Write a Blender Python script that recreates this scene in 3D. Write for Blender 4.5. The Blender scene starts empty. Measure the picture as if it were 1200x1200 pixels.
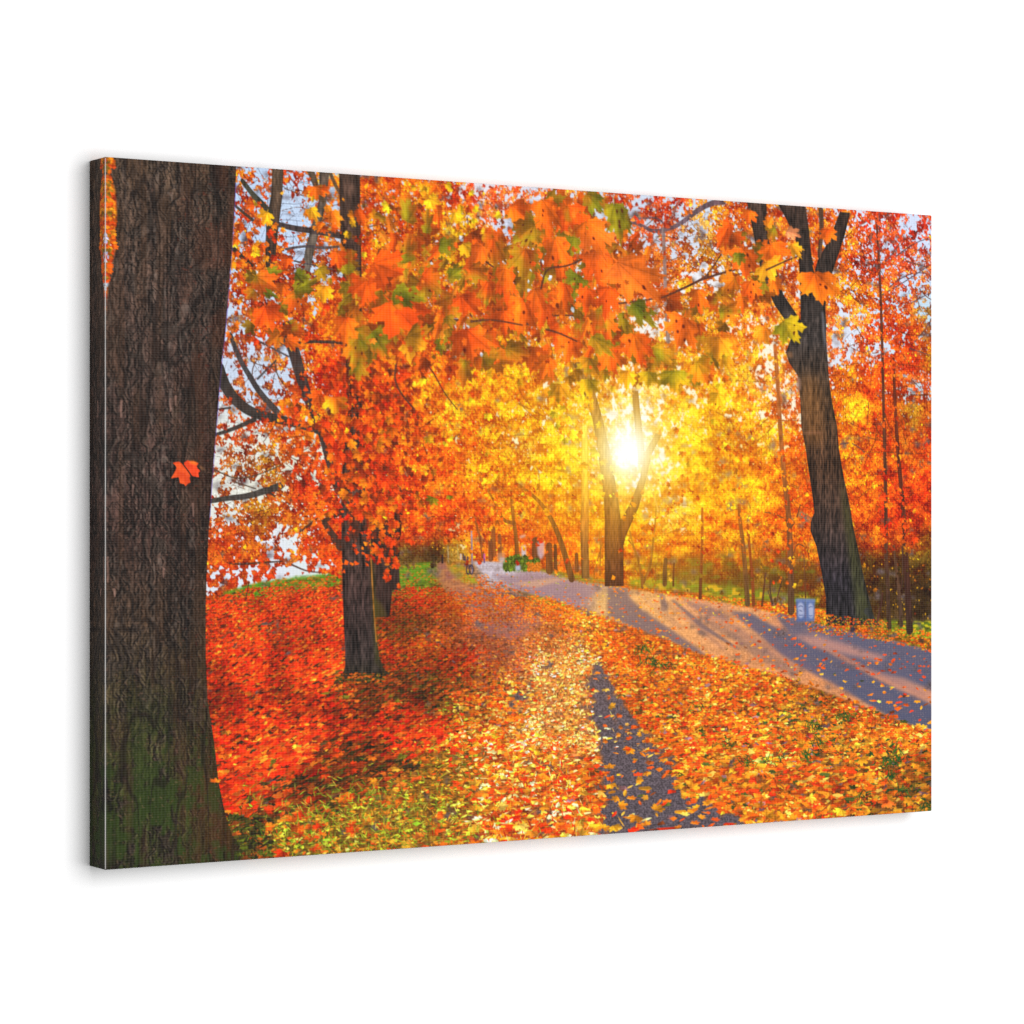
import math
import numpy as np

# =====================================================================
#  THE PRINTED PICTURE: an autumn park alley, painted stroke by stroke.
#  Everything is laid out in the flat picture of the print (PW x PH dots);
#  P() takes measured positions to print dots.
# =====================================================================
PW, PH = 1500, 1000
rng = np.random.default_rng(11)

def P(x, y):
    s = (np.asarray(x, float) - 123.0) / 969.0
    u = 698.0 * s / (836.0 - 138.0 * s)
    return u * PW, (np.asarray(y, float) - (184.0 + 68.0 * s)) / (836.0 - 138.0 * s) * PH

def unP(tx, ty):
    u = tx / PW
    s = u * 836.0 / ((1 - u) * 698.0 + u * 836.0)
    return 123.0 + 969.0 * s, 184.0 + 68.0 * s + ty / PH * (836.0 - 138.0 * s)

def vscale(x):                       # print dots per measured unit, vertically
    return PH / (836.0 - 138.0 * (x - 123.0) / 969.0)

TX, TY = np.meshgrid(np.arange(PW) + .5, np.arange(PH) + .5)
MX, MY = unP(TX, TY)
img = np.zeros((PH, PW, 3), np.float32)

def resize(a, w, h):                 # smooth bilinear resize
    gh, gw = a.shape[:2]
    ys = np.linspace(0, gh - 1.001, h); xs = np.linspace(0, gw - 1.001, w)
    y0 = ys.astype(int); x0 = xs.astype(int)
    fy = (ys - y0); fx = (xs - x0)
    if a.ndim == 3: fy = fy[:, None, None]; fx = fx[None, :, None]
    else: fy = fy[:, None]; fx = fx[None, :]
    A = a[y0][:, x0]; B = a[y0][:, x0 + 1]; Cc = a[y0 + 1][:, x0]; D = a[y0 + 1][:, x0 + 1]
    return (A * (1 - fx) + B * fx) * (1 - fy) + (Cc * (1 - fx) + D * fx) * fy

def noise(cx, cy=None):
    cy = cy or cx
    g = rng.random((int(PH / cy) + 3, int(PW / cx) + 3)).astype(np.float32)
    gh, gw = g.shape
    ys = np.arange(PH) / cy; xs = np.arange(PW) / cx
    y0 = ys.astype(int); x0 = xs.astype(int)
    fy = ys - y0; fx = xs - x0
    fy = (fy * fy * (3 - 2 * fy))[:, None].astype(np.float32); fx = (fx * fx * (3 - 2 * fx))[None, :].astype(np.float32)
    A = g[y0][:, x0]; B = g[y0][:, x0 + 1]; Cc = g[y0 + 1][:, x0]; D = g[y0 + 1][:, x0 + 1]
    return (A * (1 - fx) + B * fx) * (1 - fy) + (Cc * (1 - fx) + D * fx) * fy

def rank(a):                         # spread a noise field evenly over 0..1
    q = np.quantile(a[::7, ::7], np.linspace(0, 1, 101))
    return np.interp(a, q, np.linspace(0, 1, 101)).astype(np.float32)

def guide(pts, s0=16.0, pw=2.0):     # scattered control points -> smooth field
    pts = np.array(pts, float)
    gx, gy = MX[::10, ::10], MY[::10, ::10]
    num = np.zeros(gx.shape + (pts.shape[1] - 2,)); den = np.zeros(gx.shape)
    for p in pts:
        w = 1.0 / ((gx - p[0]) ** 2 + (gy - p[1]) ** 2 + s0 * s0) ** pw
        den += w; num += w[..., None] * p[2:]
    f = num / den[..., None]
    return resize(f.astype(np.float32), PW, PH)

def sstep(a, b, x):
    t = np.clip((x - a) / (b - a), 0, 1); return t * t * (3 - 2 * t)

# ---- stamps ---------------------------------------------------------
HALF = [(0, 1.0), (.10, .79), (.24, .80), (.22, .62), (.29, .52), (.30, .40), (.42, .50), (.50, .60), (.60, .52), (.88, .60), (.77, .42), (.86, .28),
        (.66, .20), (.58, .10), (.72, .05), (.87, -.10), (.67, -.18), (.56, -.32), (.34, -.27), (.12, -.31), (.03, -.27), (.02, -.52)]
MAPLE = np.array(HALF + [(-a, b) for a, b in reversed(HALF[1:])])

def inside(poly, X, Y):
    c = np.zeros(X.shape, bool); n = len(poly)
    for i in range(n):
        x1, y1 = poly[i]; x2, y2 = poly[(i + 1) % n]
        if y1 == y2: continue
        c ^= ((y1 > Y) != (y2 > Y)) & (X < (x2 - x1) * (Y - y1) / (y2 - y1) + x1)
    return c

def raster(poly, ss=4):
    r = int(math.ceil(np.abs(poly).max())) + 1
    n = 2 * r + 1
    a = (np.arange(n * ss) + .5) / ss - n / 2
    X, Y = np.meshgrid(a, a)
    m = inside(poly, X, Y).astype(np.float32)
    return m.reshape(n, ss, n, ss).mean((1, 3))

def rot(poly, a, sx=1, sy=1, shear=0):
    p = poly * np.array([sx, sy]); p = p + np.stack([p[:, 1] * shear, p[:, 1] * 0], 1)
    c, s = math.cos(a), math.sin(a)
    return p @ np.array([[c, s], [-s, c]])

def mk(poly):
    a = raster(poly); n = a.shape[0]; r = n / 2
    th = rng.random() * 6.28
    yy, xx = np.mgrid[0:n, 0:n] - n // 2
    g = (xx * math.cos(th) + yy * math.sin(th)) / r
    sh = 1 + .16 * g + .12 * np.sign(g) * (rng.random() < .6)
    return a[..., None].astype(np.float32), sh[..., None].astype(np.float32)

def jag(r, k, el=1.0):
    t = np.sort(rng.random(k) * 6.28)
    rr = r * (.45 + .75 * rng.random(k))
    p = np.stack([np.cos(t) * rr, np.sin(t) * rr / el], 1)
    return rot(p, rng.random() * 6.28 if el == 1 else 0)

SM = {}                              # small ragged dabs by radius
for r in (1, 1.5, 2, 2.5, 3, 4, 5, 6):
    SM[r] = [mk(jag(r * 1.25, 7)) for _ in range(26)]
LF = {}                              # whole maple leaves, seen at any slant
for r in (4, 5, 6, 8, 10, 12, 15):
    LF[r] = [mk(rot(rot(MAPLE * r, 0, rng.uniform(.45, 1), 1, rng.uniform(-.4, .4)), rng.random() * 6.28)) for _ in range(26)]
GR = {}                              # leaves lying on the ground, flattened
for r in (2, 3, 4, 5, 6, 8, 10, 12, 15, 18, 22):
    L = []
    for k in range(30):
        if k % 3 == 0: p = rot(MAPLE * r, rng.random() * 6.28)
        elif k % 3 == 1: p = rot(jag(r, 8), rng.random() * 6.28)
        else: p = rot(np.array([(-1, 0), (-.5, .26), (.1, .34), (.6, .2), (1, .05), (.5, -.2), (-.2, -.26)]) * r, rng.random() * 6.28)
        L.append(mk(p * np.array([1.12, .50])))
    GR[r] = L
GL = {}                              # the same, raked over the left slope
for r in (2, 3, 4, 5, 6, 8, 10, 12, 15):
    L = []
    for k in range(30):
        p = rot(MAPLE * r, rng.random() * 6.28) if k % 2 else rot(jag(r, 8), rng.random() * 6.28)
        L.append(mk(rot(p * np.array([1.3, .40]), -.36 + rng.uniform(-.2, .2))))
    GL[r] = L
BL = {}                              # thin blades and curled leaf edges
for r in (3, 5, 7, 9, 12):
    BL[r] = [mk(rot(np.array([(-1, 0), (-.2, .12), (.5, .1), (1, 0), (.4, -.06), (-.3, -.05)]) * r, a, 1, 1)) for a in np.linspace(0, 3.1, 24)]

def lib(L, r):
    ks = np.array(list(L.keys())); return L[ks[np.argmin(abs(ks - r))]]

def blit(st, x, y, col, op=1.0):
    a, sh = st
    n = a.shape[0]; h = n // 2
    x0 = int(x) - h; y0 = int(y) - h
    cx0 = max(0, -x0); cy0 = max(0, -y0); cx1 = min(n, PW - x0); cy1 = min(n, PH - y0)
    if cx1 <= cx0 or cy1 <= cy0: return
    d = img[y0 + cy0:y0 + cy1, x0 + cx0:x0 + cx1]
    aa = a[cy0:cy1, cx0:cx1] * op
    d += aa * (col * sh[cy0:cy1, cx0:cx1] - d)

def stamps(L, r, xs, ys, cols, op=1.0):
    st = lib(L, r); n = len(st)
    ki = rng.integers(0, n, len(xs))
    cols = np.asarray(cols, np.float32)
    for k, x, y, c in zip(ki, xs, ys, cols): blit(st[k], x, y, c, op)

def at(f, xs, ys):
    return f[np.clip(ys.astype(int), 0, PH - 1), np.clip(xs.astype(int), 0, PW - 1)]

# ---- fills ----------------------------------------------------------
def polymask(pts, soft=0.0):
    """Soft mask of a polygon given in measured positions."""
    px, py = P([p[0] for p in pts], [p[1] for p in pts]); poly = np.stack([px, py], 1)
    x0, x1 = int(max(0, px.min() - 2)), int(min(PW, px.max() + 3)); y0, y1 = int(max(0, py.min() - 2)), int(min(PH, py.max() + 3))
    m = np.zeros((PH, PW), np.float32)
    if x1 <= x0 or y1 <= y0: return m
    acc = 0
    for ox, oy in ((.25, .25), (.75, .25), (.25, .75), (.75, .75)):
        acc = acc + inside(poly, TX[y0:y1, x0:x1] - .5 + ox, TY[y0:y1, x0:x1] - .5 + oy)
    m[y0:y1, x0:x1] = acc / 4.0
    if soft > 0: m = blur(m, soft)
    return m

def blur(a, r):
    r = max(1, int(round(r)))
    for _ in range(3):
        for ax in (0, 1):
            pad = [(0, 0)] * a.ndim; pad[ax] = (r + 1, r)
            c = np.cumsum(np.pad(a, pad, mode='edge'), axis=ax, dtype=np.float64)
            n = a.shape[ax]
            a = ((np.take(c, range(2 * r + 1, 2 * r + 1 + n), ax) - np.take(c, range(0, n), ax)) / (2 * r + 1)).astype(np.float32)
    return a

def mix(m, col):
    global img
    img += m[..., None] * (np.asarray(col, np.float32) - img)

def C(*rgb): return np.array(rgb, np.float32) / 255.0

BARK1 = noise(4, 20) * .40 + noise(2.2, 9) * .60
BARK2 = noise(2, 5)
BARK3 = noise(16, 60)
keep = np.zeros((PH, PW), np.float32)          # where front leaves must stay off a trunk

def trunk(left, right, cols, rough=.9, lit=(0, 0), kp=1.0, op=1.0):
    """Trunk between a left and a right edge (each a list of x, y going down); cols: (y, colour)."""
    lx, ly = P(*np.array(left, float).T); rx, ry = P(*np.array(right, float).T)
    y0 = int(max(0, min(ly.min(), ry.min()))); y1 = int(min(PH, max(ly.max(), ry.max())))
    if y1 <= y0: return
    yy = np.arange(y0, y1) + .5
    wob = (BARK3[y0:y1, 7] - .5) * 2.0
    a = np.interp(yy, ly, lx) + wob; b = np.interp(yy, ry, rx) + wob * .6
    x0 = int(max(0, a.min() - 2)); x1 = int(min(PW, b.max() + 3))
    X = TX[y0:y1, x0:x1]
    al = np.clip(X - a[:, None] + .5, 0, 1) * np.clip(b[:, None] - X + .5, 0, 1)
    u = np.clip((X - a[:, None]) / np.maximum(1, (b - a))[:, None], 0, 1)
    my = MY[y0:y1, x0:x1]
    cy = [c[0] for c in cols]
    col = np.stack([np.interp(my, cy, [c[1][k] for c in cols]) for k in range(3)], -1)
    n = BARK1[y0:y1, x0:x1]; n = (n - .5) * 1.7 + (BARK2[y0:y1, x0:x1] - .5) * .5 + (BARK3[y0:y1, x0:x1] - .5) * .4
    sh = 1 + rough * n
    sh *= .72 + .42 * np.sin(np.pi * np.clip(u, .02, .98)) ** .6 + lit[0] * (1 - u) ** 3 + lit[1] * u ** 3
    col = np.clip(col * sh[..., None], 0, 1)
    d = img[y0:y1, x0:x1]; al = (al * op)[..., None].astype(np.float32)
    d += al * (col.astype(np.float32) - d)
    k = keep[y0:y1, x0:x1]; np.maximum(k, al[..., 0] * kp, out=k)

def branch(pts, w0, w1, col, op=1.0, kp=0.0, rough=.35, colb=None):
    px, py = P(*np.array(pts, float).T)
    # round the joints off
    for _ in range(2):
        qx = [px[0]]; qy = [py[0]]
        for i in range(len(px) - 1):
            qx += [px[i] * .75 + px[i + 1] * .25, px[i] * .25 + px[i + 1] * .75]
            qy += [py[i] * .75 + py[i + 1] * .25, py[i] * .25 + py[i + 1] * .75]
        px = np.array(qx + [px[-1]]); py = np.array(qy + [py[-1]])
    k = 1.25; w0 *= k; w1 *= k
    m = max(w0, w1)
    x0, x1 = int(max(0, px.min() - m - 2)), int(min(PW, px.max() + m + 3)); y0, y1 = int(max(0, py.min() - m - 2)), int(min(PH, py.max() + m + 3))
    if x1 <= x0 or y1 <= y0: return
    X, Y = TX[y0:y1, x0:x1], TY[y0:y1, x0:x1]
    best = np.full(X.shape, 1e9); tt = np.zeros(X.shape); n = len(px) - 1
    for i in range(n):
        dx, dy = px[i + 1] - px[i], py[i + 1] - py[i]; L = dx * dx + dy * dy + 1e-6
        t = np.clip(((X - px[i]) * dx + (Y - py[i]) * dy) / L, 0, 1)
        d = np.hypot(X - px[i] - t * dx, Y - py[i] - t * dy) - (w0 + (w1 - w0) * (i + t) / n) / 2
        s = d < best; best = np.where(s, d, best); tt = np.where(s, (i + t) / n, tt)
    al = (np.clip(.5 - best, 0, 1) * min(1, op))[..., None].astype(np.float32)
    c = np.asarray(col, np.float32)
    if colb is not None: c = c + (np.asarray(colb, np.float32) - c) * tt[..., None]
    c = c * (1 + rough * 2 * (BARK1[y0:y1, x0:x1] - .5))[..., None]
    d = img[y0:y1, x0:x1]; d += al * (c.astype(np.float32) - d)
    if kp:
        kk = keep[y0:y1, x0:x1]; np.maximum(kk, al[..., 0] * kp, out=kk)

LEAFN = [noise(9), noise(22), noise(5)]
VEINS = [(0, 1.0), (.82, .62), (-.82, .62), (.78, -.12), (-.78, -.12)]
def maple(x, y, r, a, c1, c2=None, sx=1.0, sy=1.0, shear=0.0, green=0.0, spots=0, op=1.0, squash=1.0):
    """One big leaf. r: size, a: degrees (0 = tip up, 180 = hanging), c1 -> c2 from heart to tips."""
    c1 = np.asarray(c1, np.float32); c2 = c1 * 1.1 if c2 is None else np.asarray(c2, np.float32)
    tx, ty = P(x, y); r = r * vscale(x); a = math.radians(a) + math.pi
    poly = MAPLE * (1 + rng.uniform(-.10, .10, MAPLE.shape)) * r
    poly = rot(poly, a, sx, sy, shear) * np.array([1, squash]) + np.array([tx, ty])
    x0, x1 = int(max(0, poly[:, 0].min() - 2)), int(min(PW, poly[:, 0].max() + 3)); y0, y1 = int(max(0, poly[:, 1].min() - 2)), int(min(PH, poly[:, 1].max() + 3))
    if x1 <= x0 or y1 <= y0: return
    X, Y = TX[y0:y1, x0:x1], TY[y0:y1, x0:x1]
    al = 0
    for ox in (-.55, 0, .55):
        for oy in (-.55, 0, .55): al = al + inside(poly, X + ox, Y + oy)
    al = (al / 9.0 * op)[..., None].astype(np.float32)
    ca, sa = math.cos(a), math.sin(a)
    qx, qy = X - tx, (Y - ty) / squash
    lx, ly = qx * ca + qy * sa, -qx * sa + qy * ca
    ly = ly / r / 1.0; lx = (lx / r - ly * shear) / sx; ly = ly / sy
    rad = np.hypot(lx, ly + .28)
    ox, oy = rng.integers(0, 400), rng.integers(0, 300)
    h, w = X.shape
    N = [f[oy:oy + h, ox:ox + w] for f in LEAFN]
    t = np.clip(rad * .9 + (N[1] - .5) * .9 - .1, 0, 1)[..., None]
    col = c1 + (c2 - c1) * t
    if green > 0:
        g = sstep(1 - green - .22, 1 - green + .22, N[1] * .6 + N[0] * .25 + .18 * (1 - rad))[..., None]
        col = col + (C(122, 116, 26) * (.75 + .5 * N[0][..., None]) - col) * g * .85
    ang = np.arctan2(lx, ly + .28)
    sh = 1 + .06 * np.sin(ang * 7 + rng.random() * 6) + .16 * (N[2] - .5) + .34 * (N[1] - .5) + .17 * np.tanh(lx * 6) * (1 if rng.random() < .5 else -1)
    for vx, vy in VEINS:
        L = math.hypot(vx, vy + .28); ux, uy = vx / L, (vy + .28) / L
        al_ = lx * ux + (ly + .28) * uy; pe = abs(lx * uy - (ly + .28) * ux)
        v = np.exp(-(pe / (.7 / r + .012)) ** 2) * (al_ > 0) * (al_ < L)
        sh = sh * (1 - .13 * v)
    col = col * sh[..., None]
    for _ in range(spots):
        bx, by = rng.uniform(-.45, .45), rng.uniform(-.1, .6)
        dd = np.hypot(lx - bx, ly - by) / rng.uniform(.03, .065)
        m = np.clip(1.6 - dd, 0, 1)[..., None] * .85
        col = col + (C(74, 22, 12) - col) * m
    d = img[y0:y1, x0:x1]; d += al * (np.clip(col, 0, 1).astype(np.float32) - d)

# =====================================================================
#  1. SKY behind everything
# =====================================================================
sky = guide([(290, 230, 194, 212, 236), (350, 260, 198, 215, 238), (300, 430, 204, 216, 234), (270, 540, 232, 232, 222), (330, 560, 232, 230, 212),
             (300, 655, 226, 230, 240), (380, 640, 226, 234, 236), (560, 240, 232, 226, 232), (600, 290, 200, 212, 236), (640, 350, 214, 222, 236), (760, 270, 202, 212, 228),
             (800, 360, 232, 232, 236), (740, 460, 255, 246, 222), (740, 520, 255, 250, 225), (640, 520, 255, 240, 190), (840, 440, 252, 238, 205),
             (900, 440, 250, 236, 215), (1000, 280, 216, 220, 236), (1060, 300, 206, 216, 238), (1000, 390, 214, 222, 236), (1080, 380, 190, 212, 226),
             (860, 560, 255, 225, 150), (600, 600, 252, 225, 160), (1040, 600, 160, 120, 60), (950, 640, 190, 120, 40), (480, 640, 80, 90, 50), (535, 606, 246, 226, 170), (520, 590, 246, 226, 180), (550, 620, 246, 220, 160)])
img[:] = sky / 255.0
img *= (.985 + .03 * noise(60))[..., None]

# fine bare twigs against the sky, top left and top right
def twigs(n, xr, yr, col, w=.8, ln=30, op=.75):
    for _ in range(n):
        x, y = rng.uniform(*xr), rng.uniform(*yr); a = rng.uniform(0, 6.28); pts = [(x, y)]
        for _k in range(3):
            a += rng.uniform(-.5, .5); x += math.cos(a) * ln / 3; y += math.sin(a) * ln / 3; pts.append((x, y))
        branch(pts, w, w * .5, col, op)
twigs(90, (280, 400), (200, 320), C(84, 82, 96))
twigs(70, (255, 380), (400, 600), C(88, 74, 66))
twigs(40, (985, 1090), (270, 400), C(80, 76, 90))
twigs(25, (700, 840), (240, 440), C(110, 90, 80))

# =====================================================================
#  2. CANOPY: colour, gaps and yellow flecks from control points
# =====================================================================
#   x, y, r, g, b, gap, yellow
K = [(285, 215, 205, 95, 30, 38, 10), (310, 215, 200, 95, 35, 60, 5), (350, 215, 205, 100, 45, 66, 5), (385, 220, 235, 125, 30, 40, 25),
     (285, 245, 215, 90, 25, 30, 10), (300, 270, 190, 90, 40, 62, 10), (345, 250, 190, 90, 50, 78, 5), (375, 255, 240, 130, 25, 35, 30), (350, 300, 170, 90, 50, 66, 8),
     (290, 300, 190, 95, 30, 30, 10), (320, 310, 205, 90, 25, 15, 20), (380, 315, 180, 95, 40, 45, 15), (290, 340, 200, 95, 30, 35, 20), (340, 350, 190, 90, 25, 14, 15), (380, 355, 215, 100, 25, 18, 20),
     (270, 370, 180, 95, 55, 58, 10), (310, 380, 210, 85, 22, 14, 10), (350, 385, 235, 125, 25, 15, 30), (390, 395, 232, 100, 22, 5, 20),
     (270, 420, 180, 100, 55, 62, 10), (305, 430, 170, 95, 60, 80, 8), (335, 425, 195, 100, 40, 45, 10), (345, 455, 195, 90, 35, 40, 8), (385, 440, 215, 75, 20, 10, 10),
     (300, 460, 175, 95, 45, 50, 8), (265, 490, 190, 85, 40, 66, 5), (290, 500, 205, 80, 30, 52, 5), (330, 490, 225, 100, 25, 25, 20), (370, 480, 235, 110, 25, 10, 30),
     (265, 540, 175, 90, 40, 62, 8), (300, 530, 165, 95, 35, 48, 10), (320, 550, 170, 100, 35, 40, 10), (280, 565, 170, 95, 40, 74, 8), (345, 530, 195, 85, 30, 35, 5), (360, 560, 220, 75, 22, 12, 5),
     (260, 600, 185, 90, 35, 45, 5), (300, 605, 165, 95, 30, 25, 5), (340, 600, 190, 85, 25, 18, 5), (332, 627, 195, 90, 30, 66, 8), (280, 630, 190, 75, 22, 10, 8), (260, 640, 195, 75, 22, 10, 8),
     (380, 600, 225, 75, 20, 12, 5), (380, 640, 205, 75, 20, 14, 5), (310, 655, 195, 80, 22, 14, 5), (280, 668, 200, 85, 30, 45, 5), (330, 671, 200, 85, 30, 92, 5), (302, 676, 200, 85, 30, 84, 5), (365, 669, 205, 80, 25, 72, 5), (255, 680, 195, 80, 25, 30, 5), (400, 665, 220, 70, 20, 8, 0),
     (430, 215, 228, 105, 25, 14, 25), (440, 250, 220, 110, 25, 22, 20), (470, 225, 226, 100, 25, 10, 30), (500, 235, 235, 130, 25, 8, 60), (530, 230, 232, 95, 30, 25, 20), (560, 225, 228, 90, 45, 50, 10), (565, 255, 226, 95, 50, 46, 15),
     (545, 265, 225, 170, 30, 10, 70), (590, 215, 232, 95, 45, 40, 10), (600, 250, 225, 110, 60, 60, 5), (530, 300, 215, 150, 25, 8, 60), (470, 300, 205, 110, 25, 6, 20), (430, 310, 215, 95, 22, 6, 20),
     (410, 350, 225, 110, 22, 8, 40), (450, 360, 230, 95, 22, 5, 20), (520, 350, 200, 95, 25, 16, 20), (535, 375, 200, 100, 35, 28, 20), (580, 330, 215, 110, 30, 12, 20), (620, 330, 210, 110, 30, 25, 20),
     (600, 300, 205, 120, 60, 40, 10), (640, 300, 200, 110, 50, 32, 10), (620, 380, 220, 130, 35, 22, 40), (580, 400, 226, 130, 25, 6, 40), (540, 410, 215, 100, 22, 5, 30), (500, 410, 228, 100, 22, 5, 30),
     (430, 400, 235, 100, 20, 4, 40), (400, 430, 235, 80, 20, 4, 20), (430, 450, 236, 90, 20, 4, 20), (470, 440, 236, 100, 22, 4, 30), (510, 450, 240, 130, 25, 3, 50), (560, 440, 240, 140, 25, 3, 50),
     (600, 440, 242, 150, 28, 5, 50), (640, 440, 246, 165, 35, 18, 50), (660, 470, 250, 180, 40, 16, 60), (610, 490, 248, 175, 30, 8, 60), (560, 490, 245, 150, 28, 4, 60), (510, 490, 242, 130, 30, 4, 55),
     (470, 490, 238, 100, 22, 3, 30), (430, 490, 236, 80, 20, 3, 15), (400, 480, 226, 75, 20, 4, 10), (400, 530, 228, 72, 20, 4, 8), (440, 540, 234, 75, 20, 3, 10), (480, 540, 238, 95, 22, 4, 25), (520, 540, 240, 105, 22, 4, 35),
     (560, 540, 244, 140, 25, 5, 50), (600, 540, 248, 160, 25, 5, 50), (640, 540, 252, 190, 28, 6, 60), (610, 525, 250, 185, 60, 30, 60), (670, 530, 253, 200, 35, 14, 60),
     (430, 590, 234, 75, 18, 3, 8), (480, 590, 238, 78, 18, 3, 10), (520, 590, 238, 80, 20, 4, 15), (560, 590, 238, 105, 22, 4, 20), (600, 590, 240, 125, 22, 3, 20), (640, 590, 243, 135, 25, 3, 20), (680, 590, 248, 160, 28, 5, 25),
     (440, 625, 222, 72, 20, 6, 4), (490, 620, 235, 75, 20, 5, 8), (530, 615, 235, 85, 25, 4, 12), (536, 600, 240, 100, 25, 4, 12), (560, 630, 225, 95, 25, 4, 15), (600, 625, 232, 98, 22, 3, 10), (640, 630, 234, 98, 22, 3, 10), (680, 630, 240, 120, 25, 3, 15),
     (480, 648, 90, 90, 35, 3, 3), (505, 648, 60, 75, 32, 2, 2), (530, 645, 150, 140, 45, 6, 30), (560, 655, 200, 90, 25, 3, 8), (620, 660, 205, 85, 25, 3, 5), (660, 655, 225, 95, 22, 3, 5), (700, 660, 236, 130, 25, 3, 10),
     (680, 470, 252, 195, 45, 25, 50), (720, 455, 246, 185, 60, 50, 40), (745, 470, 250, 200, 90, 62, 40), (760, 450, 248, 190, 80, 45, 30), (720, 510, 253, 215, 80, 60, 50), (750, 520, 253, 215, 80, 62, 50), (725, 550, 253, 205, 50, 30, 50), (760, 550, 252, 200, 60, 40, 40),
     (775, 500, 253, 205, 55, 35, 50), (800, 470, 248, 180, 40, 18, 50), (830, 480, 250, 180, 32, 10, 50), (800, 520, 252, 195, 30, 10, 60), (840, 520, 250, 185, 30, 6, 55), (880, 520, 246, 160, 35, 8, 45),
     (720, 590, 250, 180, 28, 5, 40), (770, 590, 250, 180, 35, 14, 40), (785, 600, 250, 185, 60, 30, 40), (820, 570, 250, 180, 28, 5, 50), (860, 570, 247, 155, 25, 4, 45), (900, 560, 243, 130, 25, 3, 35), (930, 520, 240, 120, 30, 12, 30),
     (750, 630, 243, 140, 25, 3, 25), (790, 630, 242, 125, 22, 3, 20), (830, 620, 243, 130, 22, 2, 30), (870, 610, 240, 115, 22, 2, 25), (920, 600, 238, 105, 20, 2, 20), (950, 580, 232, 100, 22, 4, 15),
     (750, 665, 205, 120, 30, 2, 10), (775, 668, 150, 100, 28, 0, 5), (790, 655, 200, 105, 26, 0, 8), (830, 648, 215, 110, 25, 0, 12), (830, 668, 120, 88, 25, 0, 6), (800, 680, 116, 92, 28, 0, 4), (870, 650, 190, 105, 25, 0, 10), (860, 672, 96, 80, 24, 0, 6), (910, 650, 200, 95, 22, 0, 8), (905, 675, 92, 74, 24, 0, 6), (940, 672, 120, 78, 22, 0, 5), (940, 640, 225, 95, 20, 2, 15), (950, 670, 150, 85, 22, 2, 15),
     (820, 688, 104, 120, 30, 0, 4), (880, 694, 96, 116, 30, 0, 4), (930, 698, 100, 100, 28, 0, 4), (770, 682, 170, 140, 35, 0, 12),
     (750, 250, 212, 85, 40, 42, 5), (780, 240, 222, 80, 40, 30, 5), (770, 280, 205, 90, 45, 50, 5), (740, 285, 205, 100, 60, 68, 5), (810, 270, 195, 150, 80, 62, 20), (840, 255, 225, 140, 40, 35, 20), (830, 300, 195, 130, 40, 30, 30), (860, 310, 210, 140, 45, 28, 30),
     (770, 310, 222, 110, 40, 30, 20), (790, 330, 205, 110, 35, 18, 20), (760, 330, 220, 100, 45, 40, 10), (740, 350, 225, 110, 50, 50, 10), (775, 360, 220, 120, 60, 62, 10), (770, 385, 230, 140, 60, 55, 20), (820, 370, 225, 140, 35, 22, 30), (830, 400, 228, 130, 30, 16, 30),
     (800, 420, 235, 150, 35, 22, 35), (760, 415, 232, 140, 30, 14, 25), (700, 420, 220, 130, 30, 14, 20), (650, 410, 225, 135, 30, 18, 30), (690, 360, 215, 105, 30, 14, 10), (720, 330, 220, 110, 45, 30, 10),
     (870, 400, 240, 150, 40, 22, 40), (870, 430, 244, 165, 45, 26, 45), (895, 440, 244, 160, 60, 46, 40), (850, 460, 246, 165, 35, 12, 45), (900, 480, 242, 150, 45, 26, 35), (925, 470, 240, 130, 60, 50, 20), (880, 350, 228, 120, 40, 25, 20), (870, 260, 225, 110, 35, 20, 20),
     (960, 260, 235, 125, 40, 20, 25), (985, 260, 235, 120, 40, 22, 30), (1010, 260, 222, 80, 40, 34, 10), (1040, 260, 220, 75, 40, 32, 8), (1080, 265, 216, 80, 45, 40, 8), (985, 300, 232, 120, 35, 18, 30), (1015, 290, 222, 95, 45, 42, 15), (1050, 300, 216, 75, 40, 36, 8), (1080, 310, 200, 100, 60, 62, 12),
     (990, 340, 232, 130, 35, 14, 30), (1020, 330, 228, 100, 35, 24, 20), (1060, 340, 205, 85, 50, 56, 12), (1085, 350, 180, 130, 60, 52, 20), (990, 380, 226, 115, 55, 45, 20), (980, 410, 226, 115, 60, 58, 15), (1010, 410, 225, 105, 45, 42, 15), (1030, 370, 232, 100, 28, 14, 15), (1065, 385, 225, 90, 28, 10, 15), (1085, 370, 150, 120, 55, 35, 15),
     (990, 440, 235, 125, 28, 8, 30), (1020, 440, 234, 85, 22, 5, 12), (1060, 420, 225, 75, 22, 5, 10), (1085, 420, 170, 95, 25, 6, 15), (1075, 450, 215, 90, 45, 30, 10), (990, 480, 240, 140, 28, 4, 40), (1030, 480, 238, 95, 22, 4, 15), (1065, 485, 160, 95, 25, 4, 10), (1085, 480, 190, 80, 25, 6, 8),
     (1000, 520, 242, 135, 25, 3, 35), (1030, 520, 230, 95, 22, 3, 15), (1060, 520, 200, 90, 24, 4, 10), (1085, 520, 205, 70, 25, 8, 5), (1010, 560, 236, 105, 22, 2, 20), (1040, 555, 234, 80, 20, 2, 10), (1075, 560, 220, 72, 20, 2, 8),
     (1010, 600, 225, 90, 22, 2, 12), (1040, 600, 232, 76, 20, 2, 8), (1080, 600, 205, 70, 20, 2, 8), (1020, 630, 205, 85, 20, 1, 10), (1060, 625, 190, 68, 20, 1, 6), (1085, 630, 130, 80, 22, 1, 6),
     (1015, 655, 74, 66, 20, 0, 22), (1050, 660, 66, 58, 20, 0, 22), (1085, 660, 80, 74, 22, 0, 18), (1020, 685, 58, 50, 22, 0, 20), (1050, 690, 52, 46, 22, 0, 18), (1085, 690, 50, 45, 22, 0, 14), (1030, 712, 72, 66, 26, 0, 6), (1080, 718, 60, 72, 28, 0, 4), (985, 660, 200, 100, 25, 1, 15),
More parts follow.
